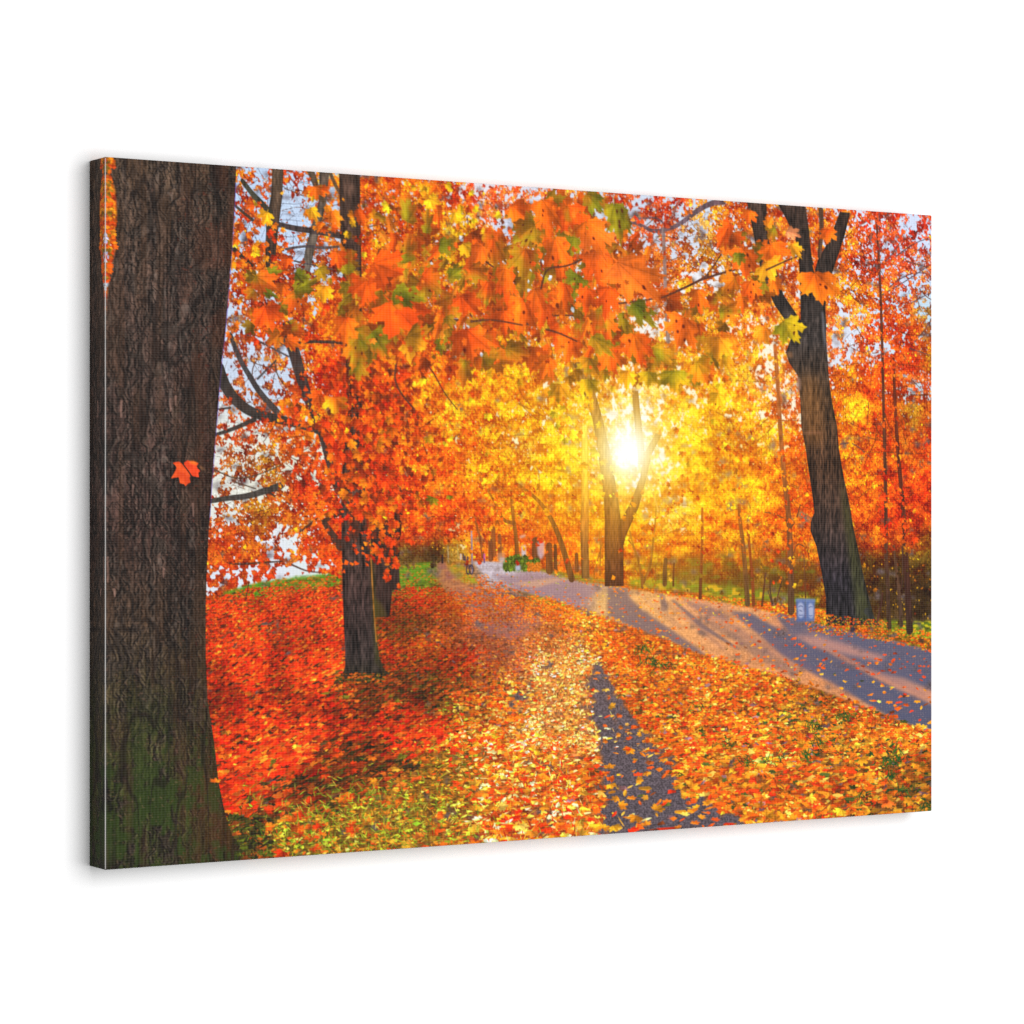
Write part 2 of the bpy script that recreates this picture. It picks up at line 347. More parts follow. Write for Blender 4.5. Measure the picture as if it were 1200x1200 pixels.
     (130, 250, 230, 110, 25, 2, 20), (130, 320, 225, 110, 30, 20, 20)]
f = guide(K, 10.0, 2.0)
CAN = f[..., :3] / 255.0; GAP = f[..., 3] / 100.0; YEL = f[..., 4] / 100.0
del f
nz = noise(34) * .20 + noise(15) * .30 + noise(7.5) * .46 + noise(4) * .42
mask = rank(nz)
GAPE = np.clip(GAP * 1.16 - .03, 0, 1)
leafy = sstep(-.03, .03, mask - GAPE)                       # 1 where leaves, 0 where sky shows
HOR = np.interp(MX, [123, 243, 300, 360, 400, 470, 520, 560, 600, 660, 700, 760, 820, 880, 940, 1000, 1092], [705, 702, 684, 677, 673, 664, 659, 657, 660, 671, 679, 688, 694, 701, 709, 717, 739])
lum1, lum2, hue1 = noise(30), noise(9), noise(20)
clump = rank(noise(30, 18) * .45 + noise(13, 9) * .55)          # lit outsides and dark insides of the crowns
dk_ = (.30 + .32 * lum2 + .42 * clump)[..., None]; dark = CAN * np.concatenate([dk_ ** .8, dk_ ** 1.5, dk_ ** 1.3], -1)
img += (leafy * .93)[..., None] * (dark - img)

def leafcols(xs, ys, spread=.5, dk=0.0):
    c = at(CAN, xs, ys).copy()
    n = len(xs)
    b = .38 + .26 * at(lum1, xs, ys) + .26 * at(lum2, xs, ys) + .62 * at(clump, xs, ys) + spread * (rng.random(n) - .5) - dk
    h = (at(hue1, xs, ys) - .5) * .9 + (rng.random(n) - .5) * .7
    red = np.clip(-h, 0, 1)[:, None]; yel = np.clip(h, 0, 1)[:, None]
    c = c + (c * np.array([.98, .62, .6]) - c) * np.clip(red * 1.6, 0, 1)
    c = c + (np.minimum(1, c * np.array([1.04, 1.22, 1.0])) - c) * np.clip(yel * 1.5, 0, 1)
    y = rng.random(n) < at(YEL, xs, ys) * .25
    k = rng.random(n)[:, None]
    c[y] = (c * .35 + (C(255, 180, 28) * k + C(255, 206, 46) * (1 - k)) * .68)[y]
    b = np.clip(b, .12, 1.6)[:, None]; c = c * np.concatenate([b ** .55, b ** 1.22, b ** 1.1], 1)       # leaves in the shade turn redder, not greyer
    c[:, 1] = np.minimum(c[:, 1], c[:, 0] * .745)
    return np.clip(c, 0, 1)

def scatter(n, L, r, gate, spread=.5, dk=0.0, op=1.0, fn=None, yel=None):
    xs = rng.random(n) * PW; ys = rng.random(n) * PH * .86
    ok = rng.random(n) < at(gate, xs, ys)
    xs, ys = xs[ok], ys[ok]
    stamps(L, r, xs, ys, (fn or leafcols)(xs, ys, spread, dk), op)

above = (MY < HOR + 3).astype(np.float32)
g0 = leafy * above
far = sstep(0, 1, above)
# deep leaves, then mid, then bright flecks
scatter(30000, SM, 5, g0 * .8, .4, .20)
scatter(60000, SM, 3, g0, .5, .10)
scatter(16000, LF, 5, g0 * .8, .5, .02)
scatter(90000, SM, 2, g0, .7, -.02)
# ragged rims: tiny leaves spilling into the gaps
rim = np.clip(1 - abs(mask - GAPE) / .14, 0, 1) * above
scatter(60000, SM, 1.5, rim * .55, .6, .10)
scatter(26000, SM, 2, np.clip(rim * .3, 0, 1), .5, .05)
scatter(16000, SM, 3, np.clip(GAP - .1, 0, 1) * above * .15, .5, .12); scatter(26000, SM, 2, np.clip(GAP - .1, 0, 1) * above * .26, .6, .10)
for xr, yr, n in (((290, 560), (210, 620), 90), ((560, 720), (430, 620), 34), ((760, 960), (430, 640), 60), ((980, 1092), (260, 640), 60), ((740, 860), (235, 420), 40)):
    for _ in range(n):                      # fine boughs threading through the crowns
        x, y = rng.uniform(*xr), rng.uniform(*yr); a = rng.choice([rng.uniform(-.5, .5), rng.uniform(1.1, 2.0), rng.uniform(2.6, 3.6)]); pts = [(x, y)]
        for _k in range(4):
            a += rng.uniform(-.45, .45); x += math.cos(a) * 12; y += math.sin(a) * 11; pts.append((x, y))
        branch(pts, rng.uniform(1.2, 2.2), .7, C(78, 40, 24), .7)
scatter(26000, SM, 2, g0 * sstep(.4, .7, clump), .6, -.06)
# dark flecks between leaves, and bright pin-holes of sky
def darkcols(xs, ys, s, d): return at(CAN, xs, ys) * np.array([.42, .34, .34]) * (.7 + .6 * rng.random(len(xs)))[:, None]
scatter(26000, SM, 1.5, g0 * .55, fn=darkcols, op=.8)
def skycols(xs, ys, s, d): return np.clip(at(sky, xs, ys) / 255 * (.92 + .12 * rng.random(len(xs)))[:, None], 0, 1)
scatter(60000, SM, 1.5, np.clip(GAP * 1.3 - .02, 0, .8) * above * (MY < 640), fn=skycols, op=.9)
scatter(16000, SM, 2.5, np.clip(GAP * .9 - .05, 0, .8) * above * (MY < 640), fn=skycols, op=.85)
scatter(40000, SM, 1.5, g0 * .8, .8, -.16)

# =====================================================================
#  3. GROUND
# =====================================================================
gm = sstep(-1.5, 1.5, MY - HOR)
grd = guide([(260, 720, 185, 70, 28), (330, 710, 190, 78, 34), (390, 720, 180, 62, 25), (300, 770, 190, 62, 24), (380, 770, 190, 60, 22), (280, 830, 185, 66, 25), (350, 830, 180, 66, 25),
             (420, 830, 170, 70, 28), (300, 900, 200, 76, 26), (400, 900, 150, 72, 28), (280, 960, 110, 80, 25), (350, 960, 130, 105, 30), (450, 940, 150, 110, 35), (520, 900, 160, 110, 35), (480, 850, 185, 90, 30),
             (470, 760, 195, 75, 25), (460, 740, 100, 80, 25), (520, 720, 185, 80, 35), (500, 800, 120, 80, 30), (560, 760, 165, 85, 55), (580, 720, 150, 85, 75), (640, 740, 200, 110, 55), (660, 780, 215, 140, 75),
             (640, 840, 215, 140, 70), (620, 900, 215, 120, 50), (600, 970, 205, 90, 35), (680, 950, 205, 110, 45), (720, 760, 185, 85, 35), (760, 800, 190, 90, 35), (800, 860, 200, 110, 35), (850, 900, 205, 120, 40),
             (900, 850, 190, 105, 40), (960, 880, 165, 100, 35), (1000, 920, 160, 95, 35), (1060, 900, 150, 90, 32), (1070, 860, 195, 100, 35), (900, 950, 200, 110, 35), (1080, 940, 110, 80, 35), (800, 940, 180, 100, 45),
             (900, 712, 205, 75, 22), (800, 695, 205, 80, 25), (1040, 740, 150, 100, 25), (980, 735, 190, 75, 22), (850, 690, 150, 130, 35), (960, 718, 120, 95, 28), (490, 668, 95, 135, 35), (530, 668, 200, 120, 45), (580, 664, 170, 165, 178), (640, 672, 130, 120, 40), (300, 695, 110, 150, 40)], 14)
nn = noise(8, 3) * .5 + noise(3, 1.6) * .5
img += gm[..., None] * (grd / 255 * (.35 + 1.0 * nn)[..., None] - img)

# lawn far left and far centre
lawn = polymask([(262, 694), (300, 683), (345, 676), (400, 671), (400, 684), (385, 690), (340, 694), (300, 702), (262, 706)], 1)
mix(lawn * (.25 + .75 * noise(5, 2.4)), C(84, 146, 34)); mix(lawn * (noise(4, 2) > .68) * .7, C(200, 130, 40)); mix(lawn * (noise(5, 2) > .7) * .5, C(60, 96, 28))
lawn = polymask([(468, 664), (488, 660), (512, 658), (512, 668), (510, 682), (468, 684)], 1)
mix(lawn * (.3 + .7 * noise(6, 2.4)), C(92, 140, 32)); mix(lawn * (noise(4, 2) > .72) * .6, C(206, 140, 44))
lawn = polymask([(523, 664), (540, 660), (552, 672), (562, 684), (545, 684), (530, 678)], 1)
mix(lawn * noise(6, 3), C(150, 150, 40))

# dirt path far away: pale mauve
pth = polymask([(512, 658), (522, 658), (530, 672), (545, 684), (566, 694), (605, 712), (640, 728), (600, 752), (560, 740), (540, 712), (520, 690), (511, 676)], 3)
pnz = sstep(.35, .75, noise(14, 5))
mix(pth * .6, C(172, 116, 104)); mix(pth * pnz * .6, C(132, 84, 88))

road = polymask([(553, 658), (600, 660), (640, 671), (688, 683), (740, 690), (800, 699), (850, 706), (900, 715), (950, 729), (1000, 740), (1050, 751), (1094, 763), (1094, 858),
                 (1060, 846), (1010, 827), (960, 808), (930, 798), (900, 789), (850, 774), (815, 764), (780, 748), (740, 735), (710, 724), (680, 714), (650, 703), (620, 695), (590, 685), (570, 676)], 1)
rn = noise(30, 5); rs = noise(2.2, 1.6)
roadc = guide([(580, 664, 196, 188, 200), (630, 680, 156, 134, 150), (680, 700, 140, 118, 132), (700, 705, 240, 182, 116), (760, 708, 238, 172, 112), (800, 730, 236, 166, 110), (870, 735, 230, 158, 106), (900, 770, 228, 154, 104),
               (960, 800, 228, 154, 104), (1040, 835, 224, 156, 104), (1060, 800, 190, 128, 106), (1000, 770, 196, 132, 108), (930, 740, 200, 134, 108), (820, 710, 214, 146, 112)])
img += road[..., None] * (roadc / 255 * (.86 + .18 * rn + .24 * (rs - .5))[..., None] - img)
SH = C(86, 82, 100)
def shade(pts, soft, op=.95, col=None):
    m = np.minimum(polymask(pts, soft), road) * op * (.9 + .2 * rn).clip(0, 1)
    mix(m, (SH if col is None else col) * 1.0)
# shadows lying across the road in the print
shade([(575, 672), (640, 676), (690, 684), (712, 686), (672, 712), (650, 706), (600, 690)], 2, .8, C(138, 116, 132))
shade([(610, 680), (630, 676), (634, 678), (612, 684)], 1, .0)
shade([(711, 684), (733, 685), (738, 700), (752, 714), (790, 740), (818, 760), (836, 776), (790, 760), (750, 740), (712, 722)], 1.6, .95, C(106, 94, 104))
mm = np.minimum(polymask([(672, 676), (628, 689), (600, 684), (640, 678)], 1), road)
mix(mm * .5, C(224, 168, 128))
shade([(772, 692), (777, 692), (783, 716), (775, 716)], 1, .6)
shade([(786, 703), (790, 703), (830, 735), (870, 762), (862, 760), (820, 735)], 1, .75)
shade([(800, 704), (830, 710), (860, 724), (850, 726), (820, 716)], 2, .55)
shade([(855, 716), (880, 718), (905, 733), (950, 752), (985, 772), (1030, 797), (1094, 824), (1094, 864), (1060, 850), (1012, 822), (975, 800), (940, 782), (915, 766), (890, 744)], 2.2, .97, C(82, 86, 110))
shade([(905, 716), (950, 728), (1000, 740), (1094, 762), (1094, 808), (1050, 800), (1015, 782), (985, 766), (955, 755), (925, 742)], 2.2, .95, C(84, 88, 112))
m = np.minimum(polymask([(930, 743), (960, 746), (1000, 758), (1040, 770), (1030, 775), (985, 765), (950, 756)], 3), road); mix(m * .8, C(196, 140, 126))
m = np.minimum(polymask([(940, 735), (975, 746), (1010, 760), (990, 760), (955, 748)], 3), road); mix(m * .35, C(176, 130, 126))
m = np.minimum(polymask([(1015, 785), (1060, 795), (1094, 810), (1094, 826), (1050, 806)], 3), road); mix(m * .8, C(204, 146, 122))
shade([(855, 742), (880, 752), (915, 772), (945, 790), (925, 790), (890, 774), (865, 755)], 3, .45)
shade([(825, 725), (850, 735), (870, 748), (860, 750), (835, 737)], 2, .4)
mix(road * (noise(3, 1.5) > .82) * .12, C(60, 55, 70)); mix(road * (noise(2, 1.2) > .88) * .25, C(250, 200, 150))
for x0, y0, x1, y1, w, o in ((800, 703, 905, 768, 5, .5), (815, 704, 930, 780, 4, .45), (770, 697, 850, 762, 3, .45), (840, 708, 960, 790, 4, .4), (745, 693, 800, 738, 3, .35), (960, 760, 1085, 815, 5, .4), (1000, 800, 1080, 838, 4, .35), (880, 745, 1000, 815, 4, .4)):
    shade([(x0, y0), (x0 + w, y0), ((x0 + x1) / 2 + w * 2, (y0 + y1) / 2 - 2), (x1 + w, y1), (x1 - w, y1), ((x0 + x1) / 2 - w, (y0 + y1) / 2 + 1)], 1.6, o * .6, C(120, 96, 112))

# mown strip and shaded undergrowth at the foot of the right wood
und = polymask([(740, 655), (960, 642), (960, 712), (880, 700), (800, 690), (740, 684)], 6)
mix(und * sstep(.35, .7, noise(16, 10)) * .55, C(64, 54, 22)); mix(und * sstep(.62, .8, noise(12, 7)) * .45, C(84, 104, 34))
gs = polymask([(738, 676), (780, 680), (830, 684), (880, 690), (915, 696), (960, 700), (960, 708), (915, 706), (860, 700), (800, 693), (738, 688)], 2)
mix(gs * (.35 + .65 * noise(7, 3)), C(112, 136, 34)); mix(gs * sstep(.6, .8, noise(9, 4)) * .8, C(226, 170, 40))
gs = polymask([(640, 668), (690, 674), (720, 682), (700, 683), (650, 674)], 1.5); mix(gs * (.3 + .6 * noise(6, 3)), C(128, 132, 36))
gs = polymask([(1012, 726), (1092, 728), (1092, 748), (1030, 738)], 2); mix(gs * (.35 + .65 * noise(7, 3)), C(96, 128, 34)); mix(gs * sstep(.6, .75, noise(8, 3)), C(190, 180, 40))
# the asphalt strip showing in the middle
asph = polymask([(697, 782), (704, 774), (712, 788), (722, 808), (734, 830), (748, 852), (764, 876), (782, 902), (800, 926), (826, 942), (858, 958), (882, 966), (874, 984), (700, 992), (708, 955), (712, 930), (706, 905), (703, 870), (699, 845), (694, 812)], 7)
asph = sstep(.30, .52, asph + 1.0 * (noise(18, 8) - .5) + .5 * (noise(7, 4) - .5))
an = noise(2.2, 1.7)
asphc = (C(94, 84, 90) * (.66 + .62 * an[..., None]))
img += blur(asph, 2)[..., None] * (asphc - img)
ASP = asph

# ---- leaf litter: zones with their own palettes ---------------------
PAL = {
 'L': [((232, 62, 20), 3), ((242, 84, 24), 2.4), ((210, 50, 20), 2), ((150, 46, 20), 1.4), ((248, 136, 44), 1.0), ((90, 38, 24), 1.3), ((240, 46, 24), 1.6), ((190, 90, 34), .7), ((60, 50, 30), .5)],
 'D': [((196, 78, 30), 2), ((170, 62, 26), 2), ((110, 60, 28), 2), ((76, 62, 28), 2), ((214, 110, 40), 1.4), ((120, 110, 34), .8), ((60, 50, 30), 1)],
 'P': [((244, 178, 88), 3), ((252, 208, 124), 2.2), ((240, 142, 54), 3.4), ((218, 96, 38), 2), ((190, 104, 60), 1.4), ((240, 70, 22), .8), ((255, 236, 180), .6), ((140, 84, 62), .6)],
 'B': [((240, 66, 20), 3.6), ((250, 112, 30), 3), ((254, 190, 76), 2.2), ((255, 226, 150), 2.0), ((222, 50, 18), 1.4), ((150, 66, 30), 1), ((255, 236, 180), .3), ((248, 160, 40), 2)],
 'S': [((208, 104, 50), 3), ((188, 96, 66), 2), ((232, 118, 40), 2.4), ((150, 88, 84), 1.6), ((240, 150, 80), 1.2), ((140, 64, 36), 1.4), ((216, 76, 30), 1.6)],
 'R': [((240, 128, 32), 3), ((245, 158, 46), 1.9), ((230, 96, 24), 3.4), ((255, 202, 92), 1.3), ((196, 78, 26), 1.8), ((240, 74, 26), 1.2), ((120, 62, 28), 1.0), ((72, 80, 34), .5), ((234, 62, 26), .9), ((150, 108, 112), .25), ((214, 150, 48), .6)],
 'Q': [((214, 140, 40), 3), ((226, 120, 34), 2.4), ((196, 104, 30), 2), ((236, 170, 56), 1.5), ((96, 62, 30), 1.6), ((44, 74, 36), 1.3), ((222, 78, 26), 1.3), ((130, 92, 96), .5), ((170, 130, 40), 1.2)],
 'G': [((144, 152, 40), 2), ((190, 204, 60), 1.7), ((90, 94, 28), 1.8), ((226, 112, 30), 3), ((240, 156, 52), 2.2), ((74, 56, 22), 2), ((150, 190, 50), .5), ((214, 76, 26), 1.6), ((250, 200, 90), .8)],
 'V': [((236, 92, 22), 3), ((245, 122, 30), 2.2), ((214, 72, 22), 2), ((250, 152, 44), 1.2), ((150, 56, 22), 1)],
 'W': [((110, 130, 34), 2), ((140, 150, 40), 2), ((80, 96, 28), 2), ((228, 120, 32), 1.6), ((200, 170, 44), 1.4)],
}
ZP = [(255, 715, 'L'), (330, 705, 'L'), (390, 700, 'L'), (300, 760, 'L'), (380, 760, 'L'), (280, 830, 'L'), (350, 830, 'L'), (300, 890, 'L'), (360, 880, 'L'), (280, 930, 'L'), (440, 860, 'L'), (400, 890, 'D'), (450, 810, 'D'), (500, 790, 'D'), (520, 800, 'D'), (430, 900, 'D'),
      (330, 935, 'D'), (290, 970, 'G'), (350, 970, 'G'), (420, 950, 'G'), (480, 930, 'G'), (520, 890, 'G'), (500, 960, 'G'), (540, 960, 'G'), (500, 850, 'L'), (520, 840, 'G'), (560, 800, 'R'), (460, 760, 'L'), (480, 735, 'D'), (470, 700, 'L'), (500, 695, 'L'), (500, 755, 'V'), (530, 775, 'L'),
      (540, 700, 'V'), (540, 740, 'S'), (580, 700, 'V'), (600, 710, 'S'), (580, 745, 'S'), (590, 775, 'S'), (640, 730, 'S'), (620, 700, 'V'), (660, 715, 'V'), (690, 725, 'R'), (650, 760, 'P'), (640, 800, 'P'), (620, 840, 'P'), (660, 850, 'P'), (590, 830, 'R'), (570, 870, 'B'), (590, 910, 'B'), (640, 900, 'B'), (690, 880, 'P'), (670, 820, 'P'),
      (640, 960, 'B'), (580, 960, 'B'), (690, 960, 'B'), (700, 920, 'R'), (690, 770, 'P'), (720, 760, 'V'), (740, 750, 'V'), (750, 790, 'R'), (800, 780, 'R'), (850, 800, 'R'), (780, 830, 'R'), (830, 860, 'R'), (880, 830, 'R'), (880, 900, 'R'), (850, 940, 'R'), (920, 940, 'R'), (960, 930, 'R'), (940, 840, 'Q'), (980, 870, 'Q'), (1030, 880, 'Q'), (1060, 910, 'Q'),
      (1000, 840, 'R'), (1060, 870, 'R'), (1020, 920, 'R'), (1080, 940, 'Q'), (1040, 945, 'Q'), (980, 900, 'R'), (930, 880, 'R'), (820, 695, 'V'), (760, 690, 'V'), (880, 708, 'V'), (930, 722, 'V'), (980, 735, 'V'), (1040, 748, 'V'), (1085, 757, 'V'), (1060, 738, 'W'), (1000, 726, 'W'), (900, 695, 'W'), (850, 688, 'W'), (800, 683, 'W'), (660, 675, 'W'), (640, 672, 'W'), (690, 682, 'V')]
zx = np.array([z[0] for z in ZP], float); zy = np.array([z[1] for z in ZP], float); zk = [z[2] for z in ZP]
light = guide([(300, 740, 96), (300, 850, 112), (350, 790, 100), (450, 790, 75), (440, 745, 70), (300, 920, 112), (380, 920, 85), (280, 975, 75), (340, 960, 108), (420, 955, 118), (270, 812, 52), (330, 806, 56), (290, 785, 108), (430, 880, 52), (370, 922, 54), (300, 948, 62), (400, 905, 74), (340, 868, 124), (420, 830, 60), (480, 806, 56), (530, 770, 56), (380, 770, 108), (440, 855, 112), (330, 745, 84), (370, 720, 108), (520, 930, 110), (470, 850, 102), (520, 800, 85), (600, 730, 82), (560, 770, 80), (650, 720, 104), (640, 770, 114), (660, 800, 118), (620, 820, 112), (690, 840, 112),
               (620, 880, 106), (600, 960, 100), (720, 800, 88), (760, 790, 88), (800, 860, 98), (880, 860, 102), (900, 940, 106), (960, 880, 88), (1060, 910, 82), (1040, 850, 102), (900, 715, 96), (700, 900, 90), (850, 820, 100)])[..., 0] / 100

roadb = blur(road, 6)
def litter(n, y0, y1, gate=None):
    """n leaves between two depths, far ones first, each sized by its depth."""
    x = rng.uniform(225, 1096, n); y = np.sort(rng.uniform(y0, y1, n))
    tx, ty = P(x, y)
    ok = (tx > -10) & (tx < PW + 10) & (ty < PH + 12) & (ty > 0)
    x, y, tx, ty = x[ok], y[ok], tx[ok], ty[ok]
    hor = at(HOR, tx, ty); rd = at(roadb, tx, ty); asp = at(ASP, tx, ty)
    p = np.maximum(.045, np.clip(1 - rd * 1.1, 0, 1) ** 1.2) * np.where(asp > .45, .09, 1.0) * (y > hor + 2)
    farpath = at(pth, tx, ty) > .4
    p = np.where(farpath, p * np.where(y > 694, .8, .12), p)
    p = np.where((y < 688) & (x < 560), p * .15, p)
    ok = rng.random(len(x)) < p
    x, y, tx, ty = x[ok], y[ok], tx[ok], ty[ok]
    jx, jy = x + rng.normal(0, 14, len(x)), y + rng.normal(0, 9, len(x))
    zi = np.argmin((jx[:, None] - zx) ** 2 + 2.2 * (jy[:, None] - zy) ** 2, 1)
    li = at(light, tx, ty) * at(.78 + .48 * lum1, tx, ty) * 1.06
    cl = {k: (np.array([c for c, w in v], np.float32) / 255, np.cumsum([w for c, w in v]) / sum(w for c, w in v)) for k, v in PAL.items()}
    q = rng.random(len(x)); u = rng.random(len(x)); sz = rng.random(len(x))
    for i in range(len(x)):
        k = zk[zi[i]]; cs, cw = cl[k]
        c = cs[np.searchsorted(cw, q[i])] * (li[i] * (.80 + .4 * u[i]))
        s = (1.6 + (y[i] - 668) * .030) * (.55 + .8 * sz[i])
        if k in 'PS': s *= .66
        if k == 'B': s *= .85
        if k == 'G': s *= .52
        if k in 'LD' and u[i] < .8: L = lib(GL, s * 1.1)
        elif k == 'G' and u[i] < .6: L = lib(BL, s * 1.1)
        elif k in 'BP' and u[i] < .45: L = lib(BL, s * 1.1)
        else: L = lib(GR, s)
        blit(L[rng.integers(len(L))], tx[i], ty[i], np.minimum(c, 1))
litter(24000, 672, 730)
litter(18000, 700, 790)
litter(16000, 770, 880)
litter(13000, 860, 1030)

soft = np.exp(-((MX - 760) / 200) ** 2 - ((MY - 560) / 120) ** 2)[..., None] * above[..., None] * .75      # far crowns soften with distance
img += soft * (blur(img, 1) - img)
def glow(x, y, rx, ry, col, amt, p=1.0):
    global img
    d = np.sqrt(((MX - x) / rx) ** 2 + ((MY - y) / ry) ** 2)
    g = (np.exp(-(d ** 2) * .5) ** p * amt)[..., None].astype(np.float32)
    c = np.asarray(col, np.float32)
    img = 1 - (1 - img.clip(0, 1)) * (1 - g * c)
for rx, ry, c, a in ((200, 155, (1, .40, .02), .18), (105, 95, (1, .52, .04), .34)): glow(752, 534, rx, ry, c, a)     # warm air round the low sun
# =====================================================================
#  4. TREES of the middle distance and the back
# =====================================================================
DK = C(62, 48, 42); DKR = C(92, 50, 32); WARM = C(140, 88, 36); GLOWB = C(206, 136, 36)
def soft_trunk(pts, w0, w1, col, colb=None, op=.9, kp=.5): branch(pts, w0, w1, col, op, kp, .3, colb)

# centre: far trunks, wall, hedge
soft_trunk([(579, 650), (578, 620)], 6, 6, C(120, 70, 40), None, .8)
for x, y0, y1, w, c in ((575, 655, 632, 7, C(116, 66, 40)), (586, 655, 628, 6, C(126, 70, 40)), (628, 664, 634, 12, C(92, 56, 34)), (644, 668, 640, 11, C(104, 62, 34)), (651, 668, 640, 6, C(90, 56, 34)), (676, 668, 650, 6, C(110, 64, 30))):
    soft_trunk([(x, y0), (x - .5, y1)], w, w * .85, c, None, .9, .6)
mix(polymask([(611, 640), (616, 638), (617, 657), (611, 658)], 1) * .85, C(196, 190, 214))
mix(polymask([(629, 636), (638, 634), (638, 650), (634, 656), (630, 650)], 1) * .7, C(206, 186, 206))
mix(polymask([(609, 628), (616, 626), (616, 629), (609, 631)], 1) * .7, C(212, 210, 218))
soft_trunk([(606, 654), (605, 630), (602, 610), (600, 592), (599, 575)], 6.5, 4, C(112, 66, 30), C(170, 100, 30), .95, .5)
soft_trunk([(602, 613), (592, 611), (586, 604), (581, 590), (576, 582), (570, 572)], 5, 2.4, C(122, 72, 30), C(170, 100, 30), .9, .4)
soft_trunk([(566, 652), (563, 632), (559, 618), (557, 606)], 5, 2.5, C(116, 64, 40), C(160, 80, 34), .9, .5)
soft_trunk([(670, 678), (662, 650), (655, 628), (646, 608), (636, 592), (624, 580), (606, 567)], 9.5, 3, C(92, 60, 32), C(176, 104, 28), .97, .85)
trunk([(681.5, 500), (681.5, 560), (680, 612), (681, 640), (682, 678)], [(688.5, 500), (689.5, 560), (690, 612), (690, 640), (691, 678)],
      [(500, C(246, 196, 70)), (560, C(238, 170, 46)), (606, C(190, 118, 44)), (640, C(136, 88, 42)), (678, C(108, 76, 40))], .25, (0, .1), .55)
soft_trunk([(696, 674), (702, 650), (706, 636)], 2, 1.2, C(150, 92, 30)); soft_trunk([(703, 674), (704, 640), (702, 622)], 2.2, 1.4, C(160, 98, 30))
# hedge and the pale bollard by the bend
for _ in range(900):
    x, y = rng.uniform(590, 632), rng.uniform(650, 668)
    if rng.random() < .6:
        if y > 650.5 + abs(x - 608) * .26: blit(lib(SM, 3)[rng.integers(20)], *P(x, y), C(*((96, 120, 34) if rng.random() < .4 else (64, 84, 30))) * rng.uniform(.6, 1.2), .95)
        continue
    if y > 651 + abs(x - 606) * .28 and y < 669: blit(lib(BL, 5)[rng.integers(8, 16)], *P(x, y), C(*((110, 136, 34) if rng.random() < .5 else (70, 92, 30))) * rng.uniform(.7, 1.2), .9)
for _ in range(160):
    x, y = rng.uniform(618, 634), rng.uniform(660, 669); blit(lib(SM, 2)[rng.integers(20)], *P(x, y), C(236, 130, 40) * rng.uniform(.7, 1), .8)
mix(polymask([(604, 662), (610, 662), (610, 669), (604, 669)], .6) * .9, C(186, 186, 214))
mix(polymask([(582, 648), (592, 647), (592, 658), (583, 659)], .6) * .55, C(206, 160, 130)); mix(polymask([(586, 653), (591, 653), (591, 660), (585, 660)], .6) * .6, C(190, 196, 214))
# lamp post, cyclist, bikes and walkers far down the alley
branch([(553.5, 671), (553, 650), (552.7, 623)], 2.6, 2.0, C(150, 134, 150), .95, 1)
branch([(525.5, 659), (525, 640)], 1.4, 1.2, C(150, 140, 120), .8, 1); branch([(529.5, 659), (529, 626)], 1.3, 1.0, C(170, 160, 90), .8, 1); branch([(537, 655), (536, 634)], 1.2, 1.0, C(170, 160, 110), .7, 1)
branch([(518.4, 659), (518.4, 646)], 3.2, 2.2, C(40, 28, 34), .9, 1); branch([(518.5, 648), (518.5, 646)], 2.2, 2, C(60, 36, 36), .9, 1)
branch([(567.5, 655), (567.4, 650)], 2.6, 2.8, C(196, 90, 150), .9, 1); branch([(567.6, 659), (567.5, 655)], 2, 2, C(90, 70, 130), .9, 1)
branch([(557, 655), (556.5, 650)], 2.2, 2, C(220, 70, 30), .8, 1); branch([(540, 655), (540, 650)], 2.4, 2.4, C(220, 210, 220), .7, 1)
for x, y in ((545, 655), (548, 656), (543, 653)): branch([(x, y + 3), (x, y - 3)], 2.4, 2.2, C(70, 60, 84), .85, 1)
branch([(547.5, 664), (547, 659), (545, 655), (544, 659), (545, 663)], 1.4, 1.4, C(70, 64, 86), .85, 1)
for cx in (548.5, 552.5):
    th = np.linspace(0, 6.28, 13); branch([(cx + 2.0 * math.cos(t), 667.5 + 5.6 * math.sin(t)) for t in th], 1.6, 1.6, C(52, 44, 62), .95, 1)
branch([(548.5, 667), (551, 660), (553, 667)], 1.2, 1.2, C(52, 44, 62), .9, 1)

